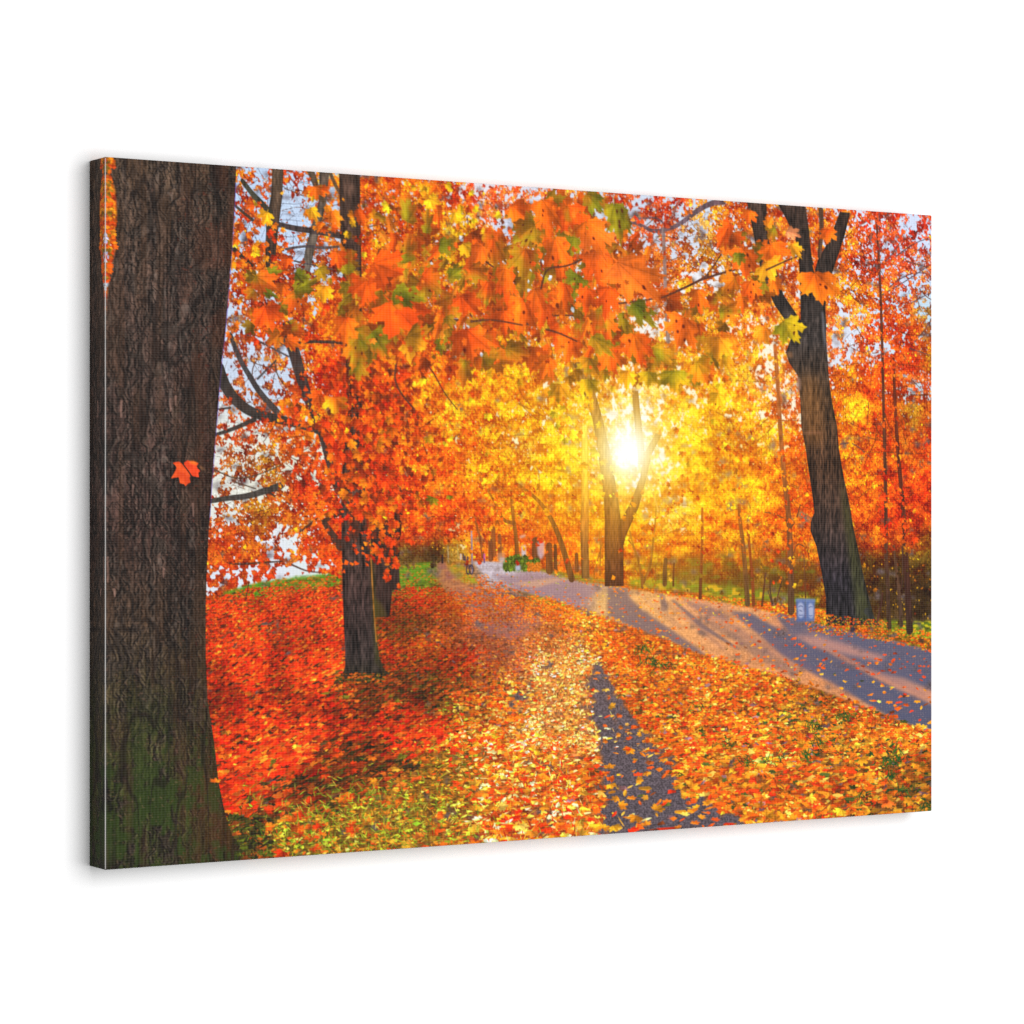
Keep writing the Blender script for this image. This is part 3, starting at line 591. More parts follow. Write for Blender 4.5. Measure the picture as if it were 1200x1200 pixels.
# right wood: slim trunks
for pts, w0, w1, c, cb in (
        ([(753, 688), (752, 675), (748, 655), (742, 640), (738, 622)], 5, 2, C(112, 70, 34), C(170, 110, 30)),
        ([(754, 682), (762, 665), (765, 640), (768, 610), (770, 580)], 4.4, 2, C(124, 76, 34), C(190, 130, 34)),
        ([(742, 640), (736, 632), (728, 626)], 2, 1.2, C(150, 96, 32), None), ([(766, 622), (757, 610)], 2, 1, C(160, 100, 32), None),
        ([(779, 684), (779, 668), (780, 656)], 7, 6, C(104, 70, 36), None), ([(789, 686), (789, 672), (790, 660)], 3, 2.4, C(100, 56, 30), None), ([(768, 680), (768, 662)], 2, 1.6, C(150, 90, 34), None),
        ([(820.5, 700), (821, 680), (822.5, 650), (823, 620), (823, 596)], 5.5, 3.6, C(88, 48, 32), C(180, 90, 26)),
        ([(876, 707), (874, 675), (871, 640), (867, 610), (866, 592)], 8.5, 5, C(86, 66, 44), C(160, 84, 30)),
        ([(883, 708), (882, 680), (879, 650), (876, 615)], 6, 3.6, C(98, 50, 28), C(170, 76, 26)),
        ([(893, 709), (895, 690), (897, 672)], 3.6, 2.4, C(84, 50, 34), None), ([(905, 707), (902, 690), (903, 680)], 2.6, 1.8, C(70, 50, 40), None), ([(909, 708), (913, 692), (916, 680)], 3, 1.8, C(84, 56, 40), None),
        ([(904, 706), (900, 692)], 2, 1.4, C(80, 56, 44), None), ([(944, 700), (943, 670), (942, 650)], 2.4, 1.8, C(96, 60, 36), None),
        ([(927, 716), (927, 680), (926, 640), (924, 600), (919, 560), (914, 500), (911, 440), (908, 405)], 11, 5.5, C(74, 54, 42), C(190, 100, 44)),
        ([(926, 620), (934, 606), (938, 590)], 3, 1.6, C(100, 60, 36), None), ([(924, 612), (910, 602), (896, 600)], 2.6, 1.2, C(120, 70, 34), None), ([(942, 640), (934, 636), (930, 648)], 2, 1.2, C(100, 60, 36), None),
        ([(1042, 734), (1040, 690), (1038, 640), (1038, 580), (1036, 500), (1034, 420), (1032, 340), (1027, 256)], 8, 3.4, C(64, 48, 38), C(96, 46, 32)),
        ([(1066, 738), (1064, 700), (1061, 650), (1059, 600), (1053, 540), (1049, 480), (1047, 420)], 12, 4, C(52, 38, 34), C(104, 42, 26)),
        ([(1056, 732), (1054, 700), (1051, 670), (1047, 640)], 7, 4, C(74, 56, 48), C(90, 60, 40)), ([(1056, 690), (1058, 670), (1057, 640)], 3, 2, C(74, 50, 40), None),
        ([(1028, 728), (1032, 710), (1034, 695)], 4, 2.4, C(80, 48, 40), None)):
    soft_trunk(pts, w0, w1, c, cb, .94, .45)
for pts in ([(1033, 310), (1044, 300), (1056, 282)], [(1040, 338), (1056, 325), (1075, 318), (1092, 322)], [(1034, 345), (1060, 330), (1090, 310)], [(1062, 306), (1078, 310), (1092, 315)], [(1050, 300), (1070, 285), (1090, 278)],
            [(1072, 400), (1085, 385), (1092, 372)], [(1068, 355), (1080, 348), (1092, 342)], [(1066, 408), (1078, 412), (1090, 416)], [(985, 520), (1000, 518), (1020, 536)], [(1030, 250), (1031, 300)]):
    branch(pts, 2.0, 1, C(84, 66, 74), .8, .2)

# the tree in front of the sun
SUNC = [(425, C(140, 100, 58)), (480, C(166, 112, 52)), (530, C(186, 126, 52)), (570, C(168, 104, 38)), (610, C(136, 78, 32)), (650, C(110, 62, 32)), (690, C(84, 48, 34))]
SUNC = [(a, c * .82) for a, c in SUNC]
trunk([(741, 458), (742, 480), (746, 520), (749, 545)], [(748, 458), (750, 480), (754, 515), (757, 545)], SUNC, .25, kp=.9)
trunk([(768, 508), (756, 530), (750, 560), (738, 590), (726, 612), (722, 640)], [(775, 510), (764, 532), (757, 562), (748, 595), (735, 625), (729, 645)], SUNC, .3, kp=.95)
trunk([(671, 425), (684, 460), (694, 490), (701, 530), (706, 570), (709, 610), (709, 650), (709, 686)], [(690, 425), (696, 455), (706, 490), (715, 530), (722, 570), (727, 605), (731, 640), (731, 687)], SUNC, .45, kp=.97)
branch([(676, 438), (668, 424), (660, 412)], 5, 3, C(150, 110, 62), .9, .5); branch([(690, 440), (698, 424), (703, 412)], 5, 3, C(160, 118, 66), .9, .5)
branch([(757, 556), (766, 580), (772, 600)], 3, 1.5, C(214, 150, 60), .8, .3); branch([(752, 500), (762, 495), (770, 500)], 2.4, 1.6, C(240, 190, 110), .8, .3)
# pale bough crossing the sky above, with a thin stem below it
branch([(848, 236), (832, 238), (815, 248), (798, 262), (784, 268), (766, 272), (752, 264), (740, 260), (728, 262)], 8, 3, C(96, 76, 84), .95, .6)
branch([(784, 268), (770, 254), (756, 256), (734, 257)], 3, 1.6, C(100, 74, 84), .9, .4); branch([(798, 232), (786, 256), (768, 282), (748, 305)], 1.6, 1.2, C(120, 100, 96), .85, .3)
branch([(777, 268), (779, 310), (780, 350), (783, 400)], 5, 6, C(128, 110, 110), .85, .3)

# left group behind the second trunk
LB = C(64, 54, 54)
trunk([(319, 196), (318, 225), (312, 262), (311, 300), (312, 330)], [(332, 198), (331, 230), (327, 262), (323, 300), (322, 330)], [(196, C(82, 66, 52)), (330, C(58, 44, 38))], .5, kp=.75)
branch([(284, 212), (296, 228), (308, 240), (316, 250)], 5, 9, C(62, 60, 48), .95, .6)
trunk([(374, 200), (374, 235), (365, 265), (358, 292), (353, 320)], [(386, 202), (382, 240), (374, 272), (367, 300), (362, 325)], [(200, C(84, 70, 60)), (330, C(92, 84, 76))], .4, kp=.7)
branch([(364, 200), (372, 222), (379, 236)], 10, 5, C(84, 64, 46), .9, .4); branch([(386, 200), (392, 215), (398, 226)], 5, 4, C(84, 66, 52), .9, .4)
branch([(322, 262), (345, 268), (370, 271), (398, 276)], 6, 8, C(66, 54, 52), .95, .6); branch([(335, 292), (360, 288), (378, 291), (398, 289)], 3, 3, C(80, 70, 72), .9, .4); branch([(345, 306), (372, 312), (390, 316)], 2, 2, C(80, 70, 72), .9, .3)
branch([(274, 240), (286, 250), (296, 258)], 3, 4, C(60, 50, 44), .9, .3)
branch([(270, 290), (282, 300), (296, 312)], 9, 3, C(56, 46, 38), .95, .4)
branch([(337, 385), (344, 410), (352, 440), (362, 470), (376, 500), (386, 540), (396, 575)], 17, 9, C(60, 48, 46), .95, .7)
branch([(315, 378), (320, 392), (330, 400), (346, 408)], 6, 8, C(62, 52, 50), .95, .5)
branch([(348, 402), (370, 400), (402, 402)], 4, 4, C(58, 46, 42), .95, .5)
branch([(256, 432), (264, 454), (280, 474), (300, 486), (330, 492), (360, 500), (382, 508)], 15, 8, C(58, 50, 46), .97, .75)
branch([(270, 392), (280, 420), (292, 440), (304, 460), (324, 482)], 5, 8, C(66, 60, 60), .95, .5)
branch([(290, 393), (315, 406), (338, 418)], 2, 2.4, C(76, 68, 70), .9, .3); branch([(302, 444), (314, 432), (326, 420)], 3, 2, C(70, 62, 62), .9, .3); branch([(322, 424), (324, 438), (332, 450)], 1.8, 1.4, C(80, 64, 50), .9, .2)
branch([(254, 480), (270, 478)], 2, 3, C(66, 56, 52), .9, .3); branch([(252, 510), (276, 502), (298, 492)], 4, 6, C(60, 52, 48), .95, .5)
branch([(245, 588), (266, 584), (290, 582), (312, 575), (328, 570)], 5, 9, C(62, 56, 52), .95, .6); branch([(312, 574), (322, 582)], 3, 2, C(66, 56, 50), .9, .3)
branch([(250, 550), (275, 562), (300, 558), (330, 545)], 1.6, 1.4, C(84, 66, 50), .85, .2); branch([(275, 565), (300, 573)], 1.6, 1.4, C(84, 66, 50), .85, .2)
branch([(255, 655), (275, 662), (300, 660), (330, 658)], 3, 2, C(70, 46, 36), .85, .3); branch([(342, 662), (360, 670), (376, 671)], 2.4, 1.4, C(80, 50, 40), .85, .3); branch([(352, 622), (362, 616), (372, 608)], 4, 3, C(74, 46, 36), .85, .3)
branch([(292, 682), (290, 692), (288, 704)], 1.4, 1.0, C(60, 40, 30), .8, .2)

# the two trunks right behind, then the second trunk itself
TR = [(600, C(46, 33, 30)), (700, C(48, 35, 32)), (800, C(46, 36, 28))]
trunk([(462, 600), (461, 640), (460, 660), (459, 690)], [(472, 600), (469, 640), (468, 660), (469, 692)], TR, .6, kp=.6)
trunk([(449, 610), (447, 640), (444, 660), (440, 715)], [(460, 610), (459, 640), (461, 680), (457, 722)], TR, .6, kp=.6)
trunk([(432, 610), (432, 660), (436, 724)], [(446, 610), (448, 660), (456, 716)], TR, .6, kp=.6)
mix(polymask([(436, 700), (446, 706), (454, 722), (440, 726)], 2) * .5, C(96, 84, 30))
trunk([(397, 202), (398, 240), (399, 275), (402, 330), (405, 400), (406, 480)], [(422, 204), (422, 240), (423, 275), (424, 330), (424, 400), (425, 480)], [(200, C(66, 50, 42)), (290, C(60, 44, 38)), (480, C(58, 38, 32))], .7, kp=.85)
trunk([(408, 480), (404, 520), (399, 575), (401, 640), (402, 700), (404, 760), (404, 780), (400, 797)], [(424, 480), (424, 520), (428, 575), (433, 640), (437, 700), (441, 745), (445, 775), (448, 790)],
      [(480, C(58, 38, 32)), (600, C(66, 50, 44)), (700, C(58, 44, 42)), (770, C(50, 42, 40)), (796, C(42, 38, 30))], .8, (0, .0), .93)
mix(polymask([(434, 640), (437, 640), (440, 700), (443, 745), (446, 778), (440, 778), (436, 700)], 2) * .35, C(110, 110, 36))
branch([(432.5, 600), (434.5, 650), (438, 715), (441, 752)], 1.8, 1.2, C(200, 130, 50), .75, .5)
branch([(399, 640), (390, 628), (380, 612)], 12, 6, C(66, 46, 38), .95, .6); branch([(399, 600), (388, 606), (378, 612)], 8, 5, C(60, 44, 36), .9, .4)
branch([(405, 790), (398, 797), (392, 801)], 9, 2, C(52, 44, 34), .9, .5); branch([(444, 776), (448, 786), (456, 790)], 7, 2, C(52, 46, 32), .9, .5)
for _ in range(160):
    x = rng.uniform(394, 452); y = rng.uniform(789, 801); blit(lib(GR, 4)[rng.integers(30)], *P(x, y), [C(84, 84, 34), C(200, 90, 30), C(60, 52, 28), C(220, 110, 34)][rng.integers(4)] * rng.uniform(.7, 1.1))

# =====================================================================
#  5. LEAVES IN FRONT of those trunks
# =====================================================================
reg = guide([(300, 260, 30), (350, 260, 12), (310, 340, 90), (360, 340, 70), (380, 380, 90), (300, 440, 8), (340, 450, 40), (380, 450, 80), (400, 330, 95), (408, 240, 4), (410, 270, 10), (412, 330, 90), (412, 400, 95), (412, 450, 90), (370, 500, 60), (400, 520, 92), (440, 540, 98), (300, 500, 40), (280, 560, 20), (330, 600, 70), (400, 580, 86),
             (410, 620, 45), (420, 680, 0), (450, 640, 70), (390, 650, 45), (480, 630, 80), (300, 660, 50), (270, 640, 70), (560, 560, 90), (600, 575, 60), (620, 600, 14), (600, 640, 4), (650, 620, 6), (690, 560, 24), (700, 620, 3), (715, 500, 3), (680, 430, 30),
             (750, 480, 25), (760, 560, 25), (790, 600, 40), (820, 610, 40), (820, 660, 8), (870, 590, 45), (870, 640, 10), (870, 670, 3), (780, 660, 6), (915, 470, 50), (920, 570, 40), (925, 620, 22), (925, 660, 14), (930, 690, 2), (1035, 300, 40), (1035, 440, 30), (1035, 560, 34), (1050, 500, 30), (1060, 560, 60), (1045, 630, 60), (1045, 680, 6), (830, 300, 30), (770, 300, 25), (450, 680, 25), (440, 710, 3)], 14)[..., 0] / 100
g1 = np.clip(leafy * above * reg * (1 - .75 * keep * (reg < .55)), 0, 1)
def fcols(xs, ys, s, d): return np.clip(leafcols(xs, ys, s, d), 0, 1)
cl = sstep(.42, .55, noise(13) * .6 + noise(6) * .4)
scatter(30000, SM, 4, g1 * cl, .45, .05); scatter(40000, SM, 2.5, g1 * cl, .6, -.04); scatter(12000, LF, 6, g1 * cl * .6, .45, -.02); scatter(26000, SM, 1.5, g1 * cl * .8, .7, -.14)

# sprays of clear red-orange maple leaves around the second trunk
def spray(n, xr, yr, r, cols, a=(100, 260), sq=(.5, 1), green=0.0, keepout=None):
    for _ in range(n):
        x, y = rng.uniform(*xr), rng.uniform(*yr)
        c = C(*cols[rng.integers(len(cols))]) * rng.uniform(.82, 1.12)
        maple(x, y, rng.uniform(*r), rng.uniform(*a), np.clip(c * .92, 0, 1), np.clip(c * np.array([1.02, 1.16, 1.1]), 0, 1), rng.uniform(*sq), rng.uniform(.75, 1), rng.uniform(-.3, .3), green)
RO = [(236, 78, 20), (244, 96, 22), (226, 64, 18), (248, 120, 28), (214, 60, 18)]
OR = [(244, 110, 24), (236, 92, 22), (250, 136, 32), (226, 84, 20)]
YO = [(250, 170, 34), (252, 196, 40), (246, 140, 28)]
for _ in range(520):
    x, y = rng.normal(432, 34), rng.uniform(420, 650); blit(lib(SM, rng.choice([3, 4, 6]))[rng.integers(26)], *P(x, y), C(*[(120, 40, 18), (92, 36, 20), (150, 46, 18)][rng.integers(3)]), .8 if y < 600 else .35)
spray(80, (380, 475), (480, 605), (6, 12), RO); spray(26, (420, 500), (560, 640), (5, 10), RO); spray(14, (432, 462), (600, 650), (6, 10), RO); spray(30, (380, 480), (420, 520), (7, 12), RO + OR)
spray(14, (270, 300), (205, 320), (7, 11), OR + YO); spray(16, (300, 335), (255, 330), (6, 10), OR + RO + YO); spray(10, (355, 392), (210, 275), (7, 12), OR + YO); spray(16, (330, 372), (470, 520), (6, 11), OR + RO); spray(12, (340, 380), (500, 560), (6, 10), RO)
spray(10, (405, 430), (570, 610), (6, 10), RO); spray(40, (470, 620), (430, 560), (4, 9), OR + YO); spray(24, (520, 620), (540, 640), (4, 8), OR + RO); spray(30, (640, 720), (420, 560), (5, 10), YO + [(250, 210, 50)]); spray(26, (780, 880), (440, 580), (4, 9), YO + OR)
spray(30, (400, 600), (215, 300), (5, 10), OR + YO); spray(10, (495, 560), (225, 300), (5, 8), [(250, 200, 30), (244, 180, 24)]); spray(22, (250, 400), (320, 400), (6, 11), OR + RO, green=.25); spray(10, (450, 470), (655, 690), (5, 8), RO); spray(12, (600, 700), (560, 610), (4, 8), YO)
spray(14, (1020, 1090), (560, 640), (5, 9), RO); spray(10, (900, 960), (600, 660), (4, 7), OR + RO); spray(8, (905, 930), (655, 690), (3, 5), RO)
maple(507, 585, 11, 200, C(140, 116, 20), C(180, 120, 24), 1, .8, 0, .6); maple(527, 582, 6, 180, C(140, 120, 20), None, 1, .8, 0, .5)

# =====================================================================
#  6. THE GLOW of the low sun in the print
# =====================================================================
for rx, ry, c, a in ((190, 160, (1, .50, .03), .10), (95, 84, (1, .54, .06), .24), (46, 46, (1, .74, .22), .48), (25, 30, (1, .94, .70), .86), (14, 19, (1, 1, .97), 1.0)):
    glow(736, 528, rx, ry, c, a)
for ang, L, a in ((100, 150, .16), (62, 140, .10), (140, 120, .10), (20, 110, .08), (-40, 90, .08)):   # faint rays
    t = math.radians(ang); dx, dy = math.cos(t), math.sin(t)
    al_ = (MX - 736) * dx + (MY - 528) * dy; pe = abs((MX - 736) * dy - (MY - 528) * dx)
    g = np.exp(-(pe / (3 + .10 * np.clip(al_, 0, 999))) ** 2) * np.exp(-(al_ / L) ** 2) * (al_ > 0) * a
    img = 1 - (1 - img.clip(0, 1)) * (1 - g[..., None].astype(np.float32) * np.array([1, .8, .35], np.float32))

# =====================================================================
#  7. THE TWO BIG TREES
# =====================================================================
BARK1 = noise(2.4, 20) * .55 + noise(2.0, 8) * .45
RT0 = [(236, C(66, 50, 42)), (330, C(54, 46, 42)), (400, C(60, 53, 50)), (470, C(86, 64, 46)), (540, C(78, 55, 40)), (620, C(62, 49, 44)), (680, C(50, 45, 50)), (735, C(46, 43, 44))]
RT = [(a, c * .86) for a, c in RT0]
trunk([(875, 236), (882, 270), (888, 300), (894, 328), (908, 358), (926, 384), (934, 410)], [(898, 236), (899, 270), (905, 300), (918, 345), (938, 375), (950, 410)], RT, .65, (.1, 0))
trunk([(912, 240), (922, 258), (932, 280), (936, 300), (938, 345), (938, 410)], [(944, 242), (948, 270), (951, 300), (956, 320), (966, 345), (968, 375), (968, 410)], RT, .65, (0, .1))
trunk([(984, 248), (972, 280), (958, 305), (950, 335), (946, 370)], [(996, 249), (990, 275), (980, 305), (970, 335), (966, 370)], RT, .6, (0, .0))
branch([(962, 246), (963, 270), (960, 300)], 8, 6, C(84, 60, 46), .95, 1)
trunk([(934, 376), (931, 388), (926, 398), (921, 412), (924, 424), (935, 440), (938, 470), (939, 500), (944, 525), (949, 560), (954, 600), (950, 612), (950, 622), (957, 640), (963, 670), (968, 700), (968, 728)],
      [(968, 376), (968, 395), (969, 412), (970, 424), (971, 440), (975, 470), (981, 500), (983, 525), (989, 560), (997, 600), (999, 612), (1001, 622), (1005, 640), (1011, 670), (1018, 700), (1027, 732)], RT, .8, (.05, .1))
mix(polymask([(985, 560), (996, 600), (1004, 640), (1016, 700), (1026, 732), (1004, 728), (996, 660), (988, 600)], 4) * .45 * (.5 + BARK1), C(84, 88, 40))
mix(polymask([(935, 440), (960, 440), (965, 520), (945, 520)], 8) * .25, C(190, 120, 50))
mix(polymask([(934, 441), (938, 443), (939, 456), (935, 458), (933, 450)], .8) * .8, C(150, 116, 100)); mix(polymask([(922, 412), (928, 412), (929, 419), (923, 419)], .8) * .7, C(140, 100, 70))
mix(polymask([(962, 365), (965, 365), (968, 400), (966, 410)], 1) * .45, C(150, 150, 160)); mix(polymask([(940, 505), (962, 505), (964, 508), (942, 509)], 1) * .4, C(160, 110, 84))
branch([(1016, 716), (1024, 728), (1030, 733)], 10, 3, C(52, 52, 50), .9, .5)
# litter at its foot
for _ in range(520):
    x = rng.uniform(948, 1040); y = rng.uniform(722, 745) + (x - 990) * .12
    blit(lib(GR, 3)[rng.integers(30)], *P(x, y), C(*[(236, 92, 22), (245, 130, 34), (196, 70, 24), (90, 110, 34), (240, 170, 50)][rng.integers(5)]) * rng.uniform(.7, 1.05))
mix(polymask([(996, 735), (1000, 733), (1003, 738), (1000, 741), (996, 740)], .5) * .9, C(40, 42, 66)); mix(polymask([(1077, 748), (1083, 749), (1083, 753), (1077, 753)], .5) * .9, C(60, 48, 44))
# the blue-grey litter bin with its two pale emblems
mix(polymask([(932.5, 702), (943.5, 702), (943.5, 728.5), (933.5, 728)], .4), C(88, 104, 148)); mix(polymask([(943.5, 702), (955, 702.5), (954.5, 728), (943.5, 728.5)], .4), C(96, 114, 158))
mix(polymask([(932.5, 701.6), (955, 702), (955, 704.4), (932.5, 704)], .4), C(120, 136, 178)); branch([(943.5, 703), (943.5, 728)], .8, .8, C(64, 92, 150), .7)
for pts in ([(935, 708), (937, 705.5), (940, 706), (942, 709), (941.5, 714), (942.5, 718), (941, 723), (937.5, 724.5), (935, 721), (935.5, 716), (934.5, 712)], [(947, 709), (949.5, 706), (952, 708), (953.5, 713), (953, 718), (953, 722), (950.5, 725), (947.5, 722), (947.5, 716)]):
    mix(polymask(pts, .4) * .8, C(188, 190, 212))
for pts in ([(935.8, 711), (938, 709.5), (940.6, 710.6)], [(936.4, 720.4), (938.4, 721), (940.6, 720.4)], [(947.8, 711.8), (950, 710.4), (951.8, 711)], [(948, 720.8), (950, 721.8), (951.6, 720.8)], [(937, 715), (939.6, 716)]): branch(pts, 1.2, 1.2, C(84, 96, 140), .8)

# ---- the great trunk filling the left edge ---------------------------
LCOL = [(184, C(66, 58, 50)), (330, C(70, 60, 56)), (480, C(66, 56, 54)), (620, C(64, 52, 50)), (740, C(60, 52, 44)), (830, C(56, 54, 38)), (930, C(50, 58, 32)), (1015, C(48, 54, 32))]
rngL = [(277, 184), (276, 220), (274.5, 250), (272, 290), (268, 340), (264, 390), (259, 430), (256, 470), (252, 520), (248, 570), (245, 620), (242.5, 670), (241, 720), (241, 770), (243, 820), (248, 850), (252, 880), (256, 915), (262, 945), (266, 962), (272, 978), (282, 992), (288, 1012)]
BARK1 = noise(6, 30) * .34 + noise(2.8, 11) * .46 + noise(13, 70) * .22; BARK2 = noise(2, 3) * 1.5 + noise(4, 3) * .4 - .45
old = img.copy()
trunk([(110, 184), (110, 1022)], rngL, [(a, c * C(222, 204, 190)) for a, c in LCOL], .85, (.3, -.05))
u_ = np.clip((MX - 123) / 150, 0, 1)
tm = (MX < np.interp(MY, [p[1] for p in rngL], [p[0] for p in rngL])).astype(np.float32)
pl = sstep(.60, .80, noise(9, 30) * .65 + noise(4, 9) * .35) * tm
mix(pl * .20 * sstep(960, 700, MY), C(126, 110, 104))
cr = sstep(.57, .70, noise(6, 46) * .6 + noise(10, 70) * .4) * tm
mix(cr * .45, C(26, 20, 20))
for cx_, cy_, th in ((8, 42, .90), (12, 70, .92), (5, 24, .93)):          # furrows between the ridges of the bark
    rg = 1 - abs(2 * noise(cx_, cy_) - 1)
    wx_ = ((noise(26, 22) - .5) * 22 + (noise(9, 8) - .5) * 9).astype(int); rg = rg[np.arange(PH)[:, None], np.clip(np.arange(PW)[None] + wx_, 0, PW - 1)]
    mix(sstep(th - .05, th + .04, rg) * tm * .72, C(22, 17, 15)); mix(np.roll(sstep(th - .02, th + .05, rg), 3, 1) * tm * .24, C(146, 128, 114))
mix(sstep(.93, .98, 1 - abs(2 * noise(13, 6) - 1)) * tm * .4, C(24, 19, 17))
fl_ = sstep(.70, .82, noise(3.4, 9) * .6 + noise(9, 26) * .4) * tm; mix(fl_ * .42 * sstep(980, 640, MY) * sstep(.95, .5, u_), C(138, 122, 112))
mix(tm * sstep(.55, .8, noise(30, 60)) * .3 * sstep(.3, 1, u_), C(96, 48, 30))
mix(tm * sstep(230, 270, MX + (MY - 600) * .085) * .30 * (.3 + noise(4, 40)), C(104, 66, 30))
mix(tm * sstep(760, 960, MY) * sstep(.40, .62, noise(24, 36) * .5 + noise(6, 9) * .5) * .75, C(50, 66, 26))
mix(tm * sstep(.84, .95, noise(3, 3)) * .35, C(150, 112, 96)); mix(tm * sstep(.86, .96, noise(4, 4)) * sstep(.3, .8, u_) * .4, C(130, 50, 34))
mix(tm * sstep(.5, .75, noise(12, 90)) * .28, C(84, 58, 40)); mix(tm * sstep(.90, .97, 1 - abs(2 * noise(15, 120) - 1)) * .5, C(24, 18, 16))
# sliver of the canopy past the trunk's left edge
sl = [(110, 184), (133, 184), (135, 195), (128, 197), (124, 204), (129, 206), (135, 224), (137, 250), (134, 275), (136, 290), (131, 310), (127, 330), (125, 350), (123.6, 365), (110, 365)]
slm = polymask(sl, .6) * (sstep(.15, .35, noise(7, 9)))
img += slm[..., None] * (old - img)
for y in np.arange(186, 330, 3.2):
    if 199 < y < 206: continue
    w = np.interp(y, [184, 195, 210, 250, 290, 330], [10, 11, 6, 12, 12, 4])
    for _ in range(3):
        x = 123 + rng.uniform(0, w); blit(lib(LF, 6)[rng.integers(26)], *P(x, y + rng.uniform(-2, 2)), C(*[(240, 110, 26), (226, 84, 24), (246, 150, 34), (150, 110, 30)][rng.integers(4)]) * rng.uniform(.75, 1.05))
for y in (275, 279, 284, 297, 302, 306): blit(lib(SM, 3)[rng.integers(26)], *P(123 + rng.uniform(0, 3), y), C(206, 200, 232))
# fringe of violet where bark meets sky, then the flared foot
branch([(276.4, 215), (275, 250), (272.4, 290), (268.6, 340), (264.4, 390), (259.6, 430), (256.4, 470), (252.4, 520), (248.4, 570), (246, 610)], 1.3, 1.1, C(98, 70, 176), .42)
for _ in range(700):
    x = rng.uniform(255, 318); y = rng.uniform(955, 1012)
    if x < np.interp(y, [955, 980, 1012], [268, 278, 289]) + rng.normal(0, 3) or rng.random() < (x - 285) / 44 + (965 - y) * .03: continue
    blit(lib(BL if rng.random() < .4 else GR, 8)[rng.integers(24)], *P(x, y), C(*[(60, 62, 28), (92, 84, 34), (180, 90, 34), (110, 120, 34), (52, 44, 26)][rng.integers(5)]) * rng.uniform(.6, 1.05))
# one red leaf stuck to the bark
Z = lambda pts: [(190 + a / 20., 530 + c / 20.) for a, c in pts]
sh_ = polymask(Z([(260, 300), (520, 290), (880, 320), (900, 500), (880, 640), (690, 760), (560, 850), (420, 780), (380, 650), (220, 660)]), 2); mix(sh_ * .5, C(30, 22, 20))
lf_ = [(250, 260), (300, 240), (400, 225), (460, 270), (560, 400), (640, 510), (660, 570), (640, 610), (665, 710), (610, 735), (548, 800), (510, 750), (420, 735), (395, 600), (370, 590), (210, 615), (270, 520), (330, 400), (340, 360), (300, 300)]
rt_ = [(520, 250), (595, 195), (640, 210), (740, 215), (850, 265), (810, 330), (830, 380), (890, 440), (855, 480), (860, 590), (800, 580), (710, 560), (640, 460), (520, 300)]
mix(polymask(Z(lf_)), C(236, 96, 46)); mix(polymask(Z(rt_)), C(240, 84, 46)); mix(polymask(Z([(620, 215), (740, 215), (850, 265), (800, 300), (660, 260)]), .6) * .8, C(250, 146, 52))
mix((polymask(Z(lf_)) + polymask(Z(rt_))).clip(0, 1) * sstep(.35, .8, noise(6)) * .4, C(190, 56, 28))
mix(polymask(Z([(420, 420), (600, 520), (640, 700), (560, 780), (480, 640)]), 2) * .35, C(206, 66, 34)); mix(polymask(Z([(860, 330), (900, 330), (1000, 400), (980, 420), (900, 380)]), .4) * .9, C(170, 124, 84))
for x, y, l in ((142, 480, 9), (200, 475, 7), (206, 470, 5), (156, 575, 6), (126, 668, 14), (192, 672, 5), (134, 695, 4), (226, 598, 7)): branch([(x, y - l), (x + rng.uniform(-1, 1), y + l)], 3, 1.6, C(150, 116, 104), .6)

# =====================================================================
#  8. THE NEAR SPRAYS of big maple leaves hanging into the top
# =====================================================================
BR = C(86, 50, 38)
for pts, w0, w1 in (([(560, 300), (585, 318), (606, 322), (622, 350)], 2.4, 1.6), ([(690, 372), (706, 350), (712, 330)], 2, 1.4), ([(455, 330), (480, 338), (500, 352)], 2.2, 1.6), ([(780, 346), (786, 362), (792, 372)], 1.6, 1.2), ([(505, 374), (530, 375), (552, 377), (585, 373), (620, 380), (650, 386)], 4.6, 2.4), ([(620, 352), (633, 338), (640, 315), (662, 313), (680, 306), (686, 288), (678, 272)], 3.4, 2.4), ([(634, 312), (634, 285)], 2, 1.6),
                    ([(860, 316), (825, 326), (800, 338), (770, 350), (722, 356)], 3.2, 2.2), ([(845, 298), (836, 312), (828, 322)], 2.4, 1.4), ([(478, 407), (470, 412), (464, 428), (462, 445), (470, 462), (486, 480)], 2.6, 1.6), ([(478, 407), (492, 418), (508, 436), (520, 460), (536, 480)], 2.4, 1.2),
                    ([(940, 298), (915, 308), (898, 316), (860, 322)], 2.2, 1.6), ([(896, 312), (902, 348), (906, 366)], 1.4, 1.2), ([(865, 282), (858, 262)], 1.6, 1.2), ([(575, 352), (590, 344), (600, 340)], 2.4, 1.6), ([(412, 410), (400, 402)], 2, 1.5),
                    ([(540, 350), (556, 376)], 2, 2), ([(720, 360), (690, 372), (655, 368), (610, 378)], 2.4, 2)):
    branch(pts, w0, w1, BR, .95)
O1, O2, O3, O4 = C(236, 96, 24), C(220, 84, 22), C(244, 118, 28), C(206, 96, 28)
OL, GN, YG, YL = C(174, 118, 30), C(108, 112, 30), C(190, 154, 34), C(250, 182, 38)
def under(n, xr, yr, r, cols):
    for _ in range(n):
        c = C(*cols[rng.integers(len(cols))]) * rng.uniform(.8, 1.02); x, y = rng.uniform(*xr), rng.uniform(*yr)
        maple(x, y, rng.uniform(*r), rng.uniform(90, 260), c * .9, c, rng.uniform(.6, 1.1), 1, rng.uniform(-.3, .3), .3, 0, .94)
UC = [(214, 92, 24), (204, 84, 24), (226, 104, 26), (196, 104, 28), (170, 110, 28), (230, 96, 24), (150, 110, 28)]
